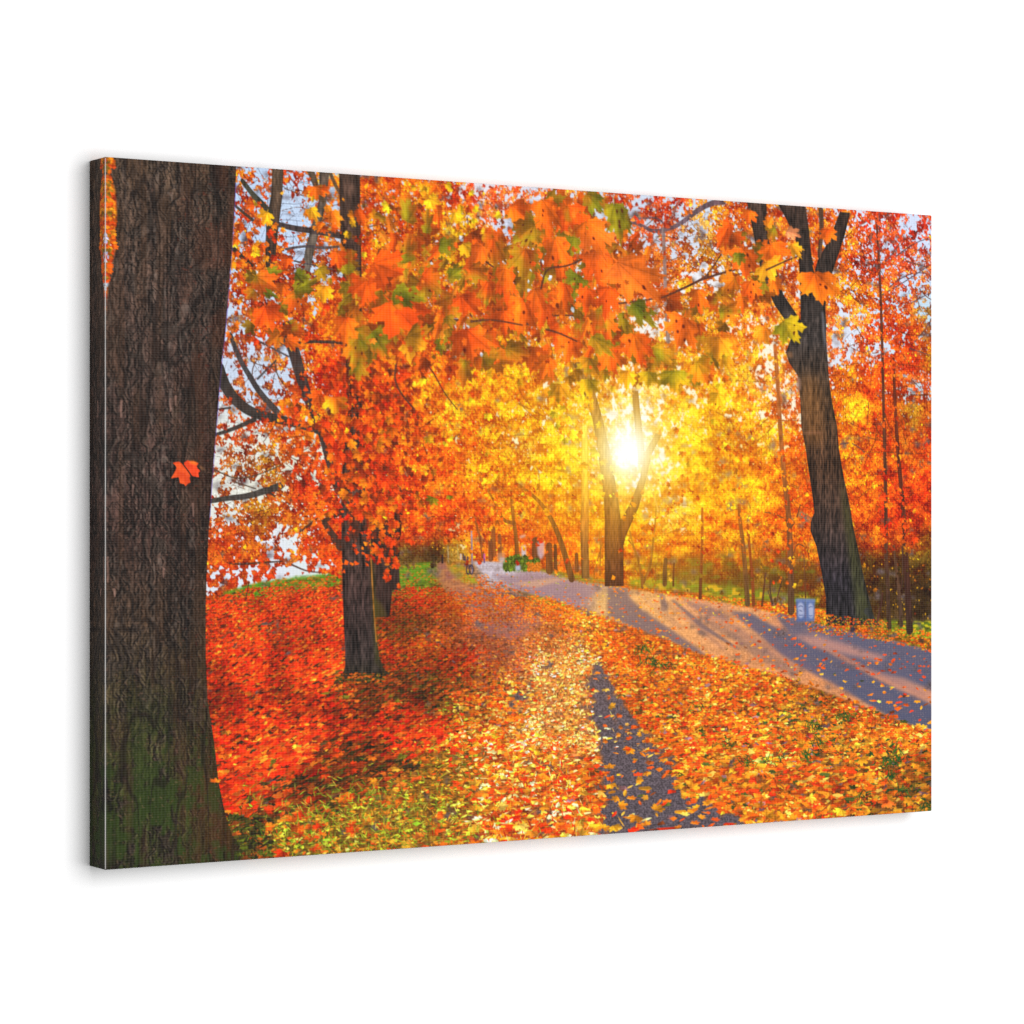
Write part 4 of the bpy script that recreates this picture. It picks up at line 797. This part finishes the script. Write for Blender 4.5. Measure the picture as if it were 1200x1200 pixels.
for _ in range(150):
    x, y = rng.uniform(400, 740), rng.uniform(240, 430); blit(lib(LF, rng.choice([4, 6, 8]))[rng.integers(26)], *P(x, y), [C(96, 46, 22), C(120, 60, 22), C(84, 66, 24)][rng.integers(3)], .8)
under(34, (400, 470), (300, 420), (14, 26), UC); under(40, (470, 600), (270, 425), (14, 28), UC); under(60, (585, 745), (235, 420), (14, 28), UC)
under(14, (760, 850), (340, 430), (12, 20), UC + [(230, 150, 34)]); under(12, (845, 915), (262, 345), (12, 20), UC); under(14, (290, 350), (318, 395), (10, 18), UC); under(16, (640, 860), (415, 450), (10, 18), [(214, 140, 32), (226, 120, 28), (190, 140, 32)])
H = [  # x, y, r, angle, heart colour, tip colour, width, height, shear, green, spots
 (478, 252, 24, 20, OL, O4, .55, 1.1, .2, .45, 1), (505, 236, 12, 150, YL, YL, 1, 1, 0, 0, 0), (500, 266, 22, 0, OL, OL, .35, 1.1, .1, .5, 0), (474, 300, 26, 10, OL, O4, .6, 1.1, -.2, .5, 2), (533, 252, 10, 170, YL, YL, 1, 1, 0, 0, 0), (545, 290, 14, 170, YL, YL, .8, 1, 0, 0, 0),
 (406, 312, 24, 355, OL, O4, .5, 1.2, .1, .5, 0), (446, 312, 32, 130, O1, O2, .9, 1, .2, .15, 0), (520, 288, 20, 100, GN, OL, .6, 1, 0, .6, 0), (530, 322, 20, 80, OL, GN, .5, 1, .2, .6, 1), (555, 318, 22, 120, O4, OL, .7, 1, .2, .4, 0), (500, 328, 26, 110, O2, OL, .7, 1, 0, .3, 1),
 (428, 335, 26, 200, O1, O2, .8, 1, 0, .2, 0), (465, 362, 44, 150, O1, C(232, 80, 20), .85, 1, .25, .1, 0), (470, 345, 30, 105, GN, OL, .5, 1.1, .2, .8, 3), (482, 398, 27, 130, OL, C(250, 160, 38), 1, .9, .1, .3, 0), (418, 405, 30, 195, OL, O3, .6, 1, .1, .5, 2), (440, 396, 26, 150, GN, O4, .6, 1, 0, .6, 1),
 (405, 380, 26, 185, O1, O3, .7, 1, 0, .2, 0), (420, 430, 18, 190, OL, OL, .8, 1, 0, .5, 1), (392, 470, 20, 190, C(246, 120, 28), YL, 1, .8, 0, 0, 0), (372, 465, 14, 200, O1, O3, .9, .9, 0, 0, 0),
 (545, 352, 26, 160, O2, O1, .7, 1, .3, .1, 1), (548, 395, 32, 170, O2, O4, .9, 1, 0, .1, 1), (516, 402, 16, 185, GN, OL, .5, 1, 0, .6, 1), (526, 390, 16, 160, OL, GN, .5, 1, 0, .5, 1), (575, 420, 32, 115, OL, O4, .5, 1.1, .1, .5, 0), (545, 430, 26, 180, OL, O4, .5, 1, .1, .4, 0), (600, 410, 28, 100, OL, O4, .5, 1, 0, .5, 0), (568, 395, 24, 130, O4, O1, .7, 1, 0, .2, 1),
 (560, 300, 40, 205, C(240, 110, 36), O1, .35, 1.1, .15, .05, 0), (578, 285, 26, 190, O2, OL, .7, 1.1, .2, .4, 1), (592, 325, 30, 180, O3, O2, .5, 1.1, .1, .1, 0), (572, 335, 26, 185, O1, OL, .5, 1, .1, .4, 1), (620, 268, 28, 240, OL, O4, .7, 1.1, .2, .55, 3), (605, 245, 24, 150, O1, O3, .8, 1, .2, .1, 0), (615, 300, 30, 185, O4, OL, .8, 1, 0, .4, 1),
 (638, 245, 34, 175, O3, O1, .6, 1.1, .1, .1, 3), (652, 290, 36, 180, C(238, 112, 34), O1, .6, 1.1, .1, .1, 2), (668, 250, 30, 150, O1, O2, .8, 1, .2, .2, 2), (672, 284, 22, 190, GN, OL, .5, 1, 0, .6, 1), (692, 232, 24, 130, OL, GN, .6, 1, 0, .5, 0), (722, 250, 32, 175, YG, OL, .6, 1.2, .1, .7, 4), (692, 270, 36, 165, O3, C(232, 108, 40), .75, 1.1, .2, .1, 1),
 (700, 305, 36, 175, C(232, 104, 36), O1, .7, 1.1, .2, .05, 1), (735, 318, 48, 155, C(236, 116, 44), C(226, 110, 34), .75, 1.1, .35, .05, 2), (712, 345, 30, 190, O1, O2, .6, 1, 0, 0, 1), (676, 330, 26, 200, GN, OL, .8, 1, .1, .7, 2), (662, 340, 26, 185, O1, O3, .5, 1, .1, .1, 0), (688, 345, 24, 190, O1, O2, .7, 1, 0, .1, 1),
 (706, 372, 30, 180, C(196, 110, 40), O1, .7, 1.1, .15, .3, 0), (748, 362, 28, 150, GN, OL, .55, 1.2, .2, .6, 2), (730, 372, 18, 165, YG, OL, .5, 1, .1, .7, 1), (612, 360, 34, 195, O1, O3, .8, 1, 0, .1, 1), (636, 362, 26, 180, C(222, 96, 34), O2, .7, 1, 0, .1, 1), (590, 372, 24, 170, O1, O2, .7, 1, 0, .1, 0), (655, 385, 24, 190, O2, O1, .8, 1, 0, .2, 1), (630, 345, 26, 160, O4, O2, .7, 1, 0, .2, 0),
 (668, 402, 26, 185, O1, O3, .8, 1, 0, .1, 1), (745, 400, 30, 185, O3, C(230, 90, 22), .8, 1, .2, .1, 1), (700, 400, 26, 150, OL, YG, .5, 1.1, .2, .4, 0), (640, 425, 24, 195, O3, O4, .7, 1, 0, .2, 0), (690, 425, 22, 180, OL, C(220, 140, 34), .8, .8, 0, .4, 0), (715, 415, 28, 170, C(236, 130, 30), O1, .8, 1, 0, .1, 1), (770, 412, 26, 140, C(214, 150, 34), OL, .6, 1, .2, .3, 0),
 (800, 380, 30, 195, C(240, 110, 34), O3, .9, 1, .1, 0, 4), (818, 346, 24, 190, O3, O1, .6, 1, .1, .1, 1), (850, 365, 26, 100, OL, O3, .5, 1.1, .1, .5, 2), (842, 402, 26, 185, C(230, 140, 36), C(240, 170, 40), .9, .9, 0, .3, 0), (858, 330, 20, 230, O3, OL, .8, 1, .1, .3, 1), (790, 440, 24, 185, C(196, 170, 36), C(236, 170, 36), 1, .8, 0, .5, 0), (820, 430, 24, 160, C(226, 160, 30), O3, .8, 1, 0, .3, 0), (760, 440, 18, 180, YG, YL, .9, .8, 0, .4, 0),
 (735, 440, 18, 185, C(240, 150, 36), YL, .8, 1, 0, 0, 0), (840, 465, 16, 185, YL, C(248, 180, 36), .8, 1, 0, 0, 1), (690, 450, 18, 185, C(200, 160, 36), YL, .9, 1, 0, .3, 0), (655, 455, 18, 190, C(226, 150, 36), C(200, 150, 34), .9, 1, 0, .3, 0),
 (852, 268, 24, 220, C(240, 96, 24), O1, .45, 1.2, .2, 0, 1), (878, 250, 14, 200, O3, O1, .9, .9, 0, 0, 0), (872, 300, 28, 190, C(240, 108, 30), O1, .8, 1, .15, .25, 2), (866, 300, 13, 180, GN, OL, .8, 1, 0, .6, 0), (906, 292, 24, 170, C(242, 108, 26), C(248, 120, 30), 1, .9, .2, 0, 0), (900, 312, 24, 160, C(250, 160, 36), C(252, 180, 44), 1, .8, 0, 0, 0),
 (908, 330, 18, 165, C(246, 120, 28), O3, .6, 1, .1, 0, 0), (957, 328, 31, 165, C(240, 110, 26), C(248, 130, 30), 1.05, 1, .2, 0, 3), (970, 272, 14, 185, C(246, 100, 26), O3, 1, 1, 0, 0, 0), (926, 272, 16, 110, C(206, 130, 90), C(226, 140, 90), .5, 1.1, .1, 0, 0), (930, 290, 17, 140, C(250, 160, 40), YL, .6, 1, .1, 0, 0), (900, 262, 13, 20, C(250, 150, 40), O3, .6, 1, 0, 0, 0),
 (880, 335, 20, 185, O3, O1, .8, 1, 0, 0, 3), (845, 345, 20, 110, OL, O4, .5, 1, 0, .4, 1), (895, 388, 19, 195, C(240, 128, 32), C(238, 150, 40), .7, 1, 0, 0, 0), (922, 382, 26, 155, YG, C(214, 180, 30), .85, 1, .2, .45, 4), (870, 352, 16, 190, O3, O1, .6, 1, 0, 0, 1), (855, 398, 17, 190, C(236, 140, 36), O3, .9, 1, 0, .1, 0),
 (306, 328, 24, 120, C(206, 96, 28), O4, .7, 1, .2, .3, 0), (316, 320, 17, 100, GN, OL, .45, 1.1, .1, .8, 0), (310, 340, 18, 115, GN, GN, .4, 1.1, .1, .9, 0), (352, 338, 24, 80, OL, GN, .5, 1.2, .1, .7, 1), (350, 322, 15, 100, GN, OL, .6, 1, 0, .8, 0), (313, 366, 24, 170, C(222, 80, 20), O1, .9, 1, 0, .1, 0), (345, 350, 20, 200, O4, O1, .7, 1, 0, .3, 1),
 (366, 248, 15, 170, YL, C(248, 150, 34), .6, 1, .1, 0, 0), (390, 252, 16, 150, O3, C(248, 130, 34), .7, 1, .2, 0, 0), (312, 252, 13, 190, YL, C(248, 160, 34), .9, 1, 0, 0, 0), (370, 222, 13, 180, O3, O1, .8, 1, 0, 0, 0), (336, 305, 10, 180, O1, O2, 1, 1, 0, .4, 0), (376, 318, 14, 160, YG, OL, .8, 1, 0, .4, 0), (380, 340, 17, 190, C(240, 140, 30), YL, .8, 1, 0, .1, 0), (340, 400, 16, 100, O4, O2, .6, 1.1, 0, .3, 0), (396, 300, 18, 170, O1, O2, .7, 1, 0, .2, 0)]
for _ in range(110):                         # glimpses of sky and shade between the leaves
    x = rng.uniform(500, 760); y = rng.uniform(250, 420) if rng.random() < .6 else rng.normal(310, 16)
    bright = rng.random() < .62
    blit(lib(SM, rng.choice([2, 3, 4]))[rng.integers(26)], *P(x, y), C(214, 222, 238) * rng.uniform(.92, 1.04) if bright else C(104, 44, 20), .92)
HANG = [O1, O2, O3, O4, OL, C(232, 106, 30), C(226, 120, 40)]
for _ in range(64):                          # leaves seen edge-on, drooping
    x, y = rng.uniform(405, 760), rng.uniform(240, 425)
    c = HANG[rng.integers(len(HANG))] * rng.uniform(.85, 1.05)
    maple(x, y, rng.uniform(12, 22), rng.uniform(135, 225), c, np.clip(c * np.array([1.04, 1.14, 1.1]), 0, 1), rng.uniform(.28, .5), 1.15, rng.uniform(-.3, .3), .22, int(rng.random() < .3))
order = rng.permutation(len(H))
for i in order:
    x, y, r, a, c1, c2, sx, sy, sh, g, sp = H[i]
    maple(x, y, r * 1.06, a + rng.uniform(-14, 14), c1, c2, sx * 1.06, sy, sh * 1.3, g * .85, sp)
for pts in ([(640, 386), (655, 390), (676, 400)], [(552, 377), (575, 374), (612, 381)], [(634, 338), (640, 313), (662, 313), (682, 304)], [(830, 322), (802, 338), (775, 349)], [(898, 316), (920, 306)], [(464, 428), (462, 445), (470, 462), (486, 480)]):
    branch(pts, 2.8, 2.0, BR, .9)

for _ in range(170):                         # small curled bits over the big leaves
    x, y = rng.uniform(400, 770), rng.uniform(225, 440); c = HANG[rng.integers(len(HANG))] * rng.uniform(.75, 1.15)
    blit(lib(LF, rng.choice([5, 6, 8]))[rng.integers(26)], *P(x, y), np.clip(c, 0, 1), .9)
hm = polymask([(380, 190), (780, 190), (800, 380), (880, 240), (990, 240), (990, 420), (860, 480), (380, 480)], 10); img += (hm * .45)[..., None] * (blur(img, 1) * .6 + img * .4 - img)
# bigger leaves lying on the near ground and on the asphalt strip
def ground_leaf(x, y, r, c): maple(x, y, r, rng.uniform(0, 360), C(*c) * .93, np.clip(C(*c) * 1.07, 0, 1), 1.05, 1.0, rng.uniform(-.2, .2), squash=.58)
for x, y, r, c in ((716, 827, 8, (226, 160, 50)), (726, 838, 6, (226, 100, 40)), (738, 878, 11, (240, 140, 34)), (735, 878, 6, (236, 80, 24)), (714, 899, 9, (236, 150, 40)), (716, 920, 9, (240, 160, 40)), (748, 914, 9, (238, 158, 44)), (758, 906, 7, (236, 150, 44)), (770, 948, 12, (240, 158, 40)),
                   (728, 944, 11, (232, 140, 34)), (745, 958, 13, (240, 150, 36)), (720, 969, 11, (238, 168, 40)), (708, 970, 9, (236, 150, 36)), (757, 966, 9, (236, 140, 40)), (795, 921, 9, (226, 160, 40)), (812, 922, 11, (240, 150, 40)), (800, 932, 8, (244, 166, 50)), (762, 893, 7, (226, 110, 44)),
                   (750, 860, 6, (240, 160, 40)), (724, 861, 5, (236, 140, 40)), (728, 852, 5, (240, 130, 40)), (710, 868, 6, (240, 130, 36)), (778, 890, 7, (226, 140, 44)), (768, 867, 7, (226, 150, 50)), (795, 970, 7, (236, 130, 30)), (582, 862, 9, (252, 206, 50)), (517, 862, 11, (240, 62, 28)), (530, 880, 10, (240, 70, 26)), (512, 856, 7, (250, 60, 26)),
                   (588, 945, 11, (252, 200, 90)), (610, 968, 12, (248, 196, 90)), (480, 990, 13, (240, 146, 50)), (492, 980, 11, (236, 130, 50)), (265, 858, 8, (246, 150, 50)), (330, 880, 8, (244, 100, 30)), (870, 938, 13, (244, 130, 34)), (900, 955, 13, (244, 160, 40)), (950, 935, 11, (248, 190, 60)), (1040, 940, 14, (232, 110, 44)), (1010, 890, 12, (222, 150, 40)), (985, 950, 12, (250, 190, 50)),
                   (1050, 912, 11, (200, 96, 34)), (1066, 938, 11, (226, 150, 40)), (940, 872, 10, (226, 150, 40)), (1020, 868, 10, (220, 146, 44)), (884, 915, 10, (236, 70, 30)), (866, 905, 8, (236, 80, 30)), (948, 862, 7, (226, 80, 60)), (880, 966, 12, (246, 150, 36)), (930, 960, 12, (236, 150, 36)), (1060, 870, 9, (244, 150, 40)), (1080, 900, 10, (226, 130, 34))):
    ground_leaf(x, y, r, c)
for _ in range(210):
    x, y = rng.uniform(250, 1090), rng.uniform(850, 1000)
    if 690 < x < 860 and y > 790 + (x - 690) * .2 and x < 700 + (y - 790) * .9: continue
    if x < 312 and y > 925: continue
    t = (y - 850) / 140
    cs = [(236, 84, 26), (244, 110, 30), (226, 66, 22)] if x < 420 else [(244, 150, 40), (240, 120, 34), (250, 180, 60), (232, 92, 28), (214, 130, 40)]
    ground_leaf(x, y, rng.uniform(5, 7.5) + 5 * t, np.array(cs[rng.integers(len(cs))]) * rng.uniform(.8, 1.08))
# green tufts among the leaves, right
for x, y, n in ((990, 838, 12), (955, 850, 12), (960, 870, 8), (1046, 875, 6), (1040, 893, 16), (1052, 888, 12), (1045, 908, 10), (945, 885, 10), (1060, 925, 10), (1088, 945, 12), (876, 892, 8), (752, 760, 8), (760, 775, 10), (780, 778, 8), (1010, 935, 8), (850, 870, 6), (910, 888, 6), (820, 830, 5)):
    for _ in range(n * 3): blit(lib(BL, 7)[rng.integers(24)], *P(x + rng.normal(0, 6), y + rng.normal(0, 3.4)), C(*[(36, 82, 34), (56, 104, 36), (30, 60, 34)][rng.integers(3)]) * rng.uniform(.7, 1.2))
# fresh grass blades, lower left
for _ in range(520):
    x = rng.normal(430, 75); y = rng.normal(955, 26)
    if x < 285 or (y < 905 and rng.random() < .6): continue
    blit(lib(BL, 7)[rng.integers(24)], *P(x, y), C(*[(190, 206, 60), (150, 180, 44), (120, 150, 36), (214, 200, 80)][rng.integers(4)]) * rng.uniform(.65, 1.1), .9)

# ---- finish: a little local contrast, richer colour, printing limits --
b = blur(img, 2); img = np.clip(img + .10 * (img - b), 0, 1)
g = img.mean(-1, keepdims=True); img = np.clip(g + (img - g) * 1.11, 0, 1)
# ---- BLENDER ---------------------------------------------------------
import bpy

scene = bpy.context.scene
col = scene.collection
CW, CH, CD = 0.9144, 0.6096, 0.0320          # canvas: 36 x 24 in on a 1.25 in stretcher
RB = 0.0011                                   # how tightly the cloth turns over the edge
CZ = 1.50                                     # hanging height of its middle
EXPO = 1.22                                   # light falling on the print, so the inks read as printed

def srgb2lin(c):
    c = np.clip(c, 0, 1)
    return np.where(c <= .04045, c / 12.92, ((c + .055) / 1.055) ** 2.4)

INK = np.clip(srgb2lin(img) / EXPO, 0.0015, .93).astype(np.float32)

def ink(tx, ty):                              # bilinear look-up of the printed colour
    tx = np.clip(tx - .5, 0, PW - 1.001); ty = np.clip(ty - .5, 0, PH - 1.001)
    x0 = tx.astype(int); y0 = ty.astype(int); fx = (tx - x0)[..., None]; fy = (ty - y0)[..., None]
    return (INK[y0, x0] * (1 - fx) + INK[y0, x0 + 1] * fx) * (1 - fy) + (INK[y0 + 1, x0] * (1 - fx) + INK[y0 + 1, x0 + 1] * fx) * fy

def grid_mesh(name, V, colours, mat, parent=None, closed=False):
    """V: rows x cols x 3 points, colours the same; quads between them."""
    r, c = V.shape[:2]
    me = bpy.data.meshes.new(name)
    idx = np.arange(r * c).reshape(r, c)
    if closed: idx = np.concatenate([idx, idx[:, :1]], 1)
    q = np.stack([idx[:-1, :-1], idx[1:, :-1], idx[1:, 1:], idx[:-1, 1:]], -1).reshape(-1, 4)
    me.vertices.add(r * c); me.vertices.foreach_set('co', V.reshape(-1).astype(np.float32))
    n = len(q)
    me.loops.add(n * 4); me.loops.foreach_set('vertex_index', q.reshape(-1).astype(np.int32))
    me.polygons.add(n); me.polygons.foreach_set('loop_start', np.arange(0, n * 4, 4, dtype=np.int32))
    me.polygons.foreach_set('use_smooth', np.ones(n, bool))
    me.update(calc_edges=True)
    if colours is not None:
        at_ = me.color_attributes.new('ink', 'FLOAT_COLOR', 'POINT')
        rgba = np.ones((r * c, 4), np.float32); rgba[:, :3] = colours.reshape(-1, 3)
        at_.data.foreach_set('color', rgba.reshape(-1))
    me.materials.append(mat)
    o = bpy.data.objects.new(name, me); col.objects.link(o); o.parent = parent
    return o

# ---- materials -------------------------------------------------------
def canvas_material():
    m = bpy.data.materials.new('printed_canvas'); m.use_nodes = True
    nt = m.node_tree; N = nt.nodes; L = nt.links
    b = N['Principled BSDF']; b.inputs['Roughness'].default_value = .72
    b.inputs['Specular IOR Level'].default_value = .12
    a = N.new('ShaderNodeAttribute'); a.attribute_name = 'ink'
    tc = N.new('ShaderNodeTexCoord'); sp = N.new('ShaderNodeSeparateXYZ'); L.new(tc.outputs['Object'], sp.inputs[0])
    nz = N.new('ShaderNodeTexNoise'); nz.inputs['Scale'].default_value = 60; nz.inputs['Detail'].default_value = 3; L.new(tc.outputs['Object'], nz.inputs['Vector'])
    def math_(op, x, y=None):
        k = N.new('ShaderNodeMath'); k.operation = op
        for i, v in enumerate((x, y)):
            if v is None: continue
            if hasattr(v, 'is_linked') or hasattr(v, 'node'): L.new(v, k.inputs[i])
            else: k.inputs[i].default_value = v
        return k.outputs[0]
    jx = math_('MULTIPLY', nz.outputs[0], 1.6)
    run = math_('ADD', sp.outputs['X'], sp.outputs['Y'])           # continues round the edge
    wx = math_('SINE', math_('ADD', math_('MULTIPLY', run, 6.2832 / .0034), jx))
    wz = math_('SINE', math_('ADD', math_('MULTIPLY', sp.outputs['Z'], 6.2832 / .0021), jx))
    wv = math_('ADD', math_('MULTIPLY', wx, .42), math_('MULTIPLY', wz, .58))   # threads over and under
    amp = math_('MULTIPLY', wv, WEAVE)
    f = math_('ADD', amp, 1.0)
    vm = N.new('ShaderNodeVectorMath'); vm.operation = 'SCALE'; L.new(a.outputs['Color'], vm.inputs[0]); L.new(f, vm.inputs['Scale'])
    va = N.new('ShaderNodeVectorMath'); va.operation = 'ADD'; L.new(vm.outputs[0], va.inputs[0]); L.new(math_('MULTIPLY', math_('ADD', wv, .25), .0085), va.inputs[1])  # sheen on the raised threads put into the base colour, visible on dark inks
    vx = N.new('ShaderNodeVectorMath'); vx.operation = 'MAXIMUM'; vx.inputs[1].default_value = (.0012, .0012, .0012); L.new(va.outputs[0], vx.inputs[0])
    L.new(vx.outputs[0], b.inputs['Base Color'])
    bp = N.new('ShaderNodeBump'); bp.inputs['Strength'].default_value = .25; bp.inputs['Distance'].default_value = .0003
    L.new(wv, bp.inputs['Height']); L.new(bp.outputs[0], b.inputs['Normal'])
    return m
WEAVE = .045

def wall_material():
    m = bpy.data.materials.new('white_wall_paint'); m.use_nodes = True
    nt = m.node_tree; b = nt.nodes['Principled BSDF']
    b.inputs['Base Color'].default_value = (.90, .90, .90, 1); b.inputs['Roughness'].default_value = .9
    b.inputs['Specular IOR Level'].default_value = .1
    nz = nt.nodes.new('ShaderNodeTexNoise'); nz.inputs['Scale'].default_value = 400
    tc = nt.nodes.new('ShaderNodeTexCoord'); nt.links.new(tc.outputs['Object'], nz.inputs['Vector'])
    bp = nt.nodes.new('ShaderNodeBump'); bp.inputs['Strength'].default_value = .04; bp.inputs['Distance'].default_value = .0003
    nt.links.new(nz.outputs[0], bp.inputs['Height']); nt.links.new(bp.outputs[0], b.inputs['Normal'])
    return m

MC, MW = canvas_material(), wall_material()

# ---- the canvas print ------------------------------------------------
root = bpy.data.objects.new('canvas_print', None); col.objects.link(root)
root.location = (0, 0, CZ)
root.empty_display_size = .1
root['label'] = 'wide canvas print of a sunlit autumn park path hung on white wall'
root['category'] = 'canvas print'

us = np.linspace(RB / CW, 1 - RB / CW, PW); vs = np.linspace(RB / CH, 1 - RB / CH, PH)
U, Vv = np.meshgrid(us, vs)
V = np.stack([(U - .5) * CW, np.zeros_like(U), (.5 - Vv) * CH], -1)
front = grid_mesh('printed_front', V, ink(U * PW, Vv * PH), MC, root)

# cloth turned over the edges: a profile swept round the rectangle, the picture mirrored onto it
per = []                                      # perimeter points: x, z, outward nx, nz
hx, hz = CW / 2 - RB, CH / 2 - RB
def seg(x0, z0, x1, z1, nx, nz, n):
    for t in np.linspace(0, 1, n): per.append((x0 + (x1 - x0) * t, z0 + (z1 - z0) * t, nx, nz))
def cor(x, z, a0):
    for t in np.linspace(0, 1, 6)[1:-1]:
        a = math.radians(a0 + 90 * t); per.append((x, z, math.cos(a), math.sin(a)))
seg(-hx, hz, -hx, -hz, -1, 0, 1000); cor(-hx, -hz, 180)
seg(-hx, -hz, hx, -hz, 0, -1, 1200); cor(hx, -hz, 270)
seg(hx, -hz, hx, hz, 1, 0, 700); cor(hx, hz, 0)
seg(hx, hz, -hx, hz, 0, 1, 1200); cor(-hx, hz, 90)
per = np.array(per)
prof = [(RB * math.sin(a), RB * (1 - math.cos(a))) for a in np.linspace(0, math.pi / 2, 6)] + [(RB, y) for y in np.linspace(RB, CD, 42)[1:]]
rows, cols_ = [], []
for k, (out, dep) in enumerate(prof):
    x = per[:, 0] + per[:, 2] * out; z = per[:, 1] + per[:, 3] * out
    rows.append(np.stack([x, np.full_like(x, dep), z], -1))
    d = dep if k >= 5 else dep * .5
    mx = np.clip(x, -CW / 2, CW / 2) - per[:, 2] * d; mz = np.clip(z, -CH / 2, CH / 2) - per[:, 3] * d
    c = ink((mx / CW + .5) * PW, (.5 - mz / CH) * PH)
    if 1 <= k <= 3:                           # bare cloth shows where the left fold has cracked the ink
        w = (per[:, 2] < -.9).astype(np.float32)[:, None] * np.interp(np.arange(len(per)), np.arange(0, len(per) + 25, 25), .55 + .4 * rng.random(len(per) // 25 + 2)[:len(np.arange(0, len(per) + 25, 25))])[:, None]
        c = c + (np.array([.62, .60, .58]) - c) * w
    cols_.append(c)
edge = grid_mesh('wrapped_edge', np.stack(rows), np.stack(cols_), MC, root, closed=True)
edge['label'] = 'narrow edge of the canvas where the picture is folded round and mirrored'

# ---- the wall --------------------------------------------------------
def plane(name, pts, mat):
    me = bpy.data.meshes.new(name); me.from_pydata(pts, [], [tuple(range(len(pts)))]); me.materials.append(mat)
    o = bpy.data.objects.new(name, me); col.objects.link(o); return o
wy = CD + .0006
wall = plane('wall', [(-6, wy, -1.5), (6, wy, -1.5), (6, wy, 5), (-6, wy, 5)], MW)
wall['kind'] = 'structure'

FILL, LAMP = .14, 160
# ---- light: soft white surroundings and one big soft lamp ------------
wd = bpy.data.worlds.new('World'); scene.world = wd; wd.use_nodes = True
wd.node_tree.nodes['Background'].inputs[0].default_value = (1, 1, 1, 1)
wd.node_tree.nodes['Background'].inputs[1].default_value = FILL
ld = bpy.data.lights.new('soft_lamp', 'AREA'); ld.shape = 'RECTANGLE'; ld.size = 3.0; ld.size_y = 3.0; ld.energy = LAMP; ld.color = (1, 1, 1)
lo = bpy.data.objects.new('soft_lamp', ld); col.objects.link(lo)
from mathutils import Vector
lo.location = (.55, -3.2, CZ + .35)
lo.rotation_euler = Vector((0, 1, 0)).to_track_quat('-Z', 'Y').to_euler()   # faces the wall squarely

# ---- camera ----------------------------------------------------------
cd = bpy.data.cameras.new('camera'); cam = bpy.data.objects.new('camera', cd); col.objects.link(cam)
cd.sensor_width = 36.0; cd.lens = 3338 / 1200 * 36; cd.clip_end = 100
cam.location = (-1.4419, -2.2529, CZ + .0012)
cam.rotation_euler = Vector((.5261, .8504, 0)).to_track_quat('-Z', 'Y').to_euler()
scene.camera = cam
vs_ = scene.view_settings
scene.display_settings.display_device = 'sRGB'
vs_.view_transform = 'Standard'; vs_.look = 'None'; vs_.exposure = 0; vs_.gamma = 1; vs_.use_curve_mapping = False
scene.cycles.use_denoising = False
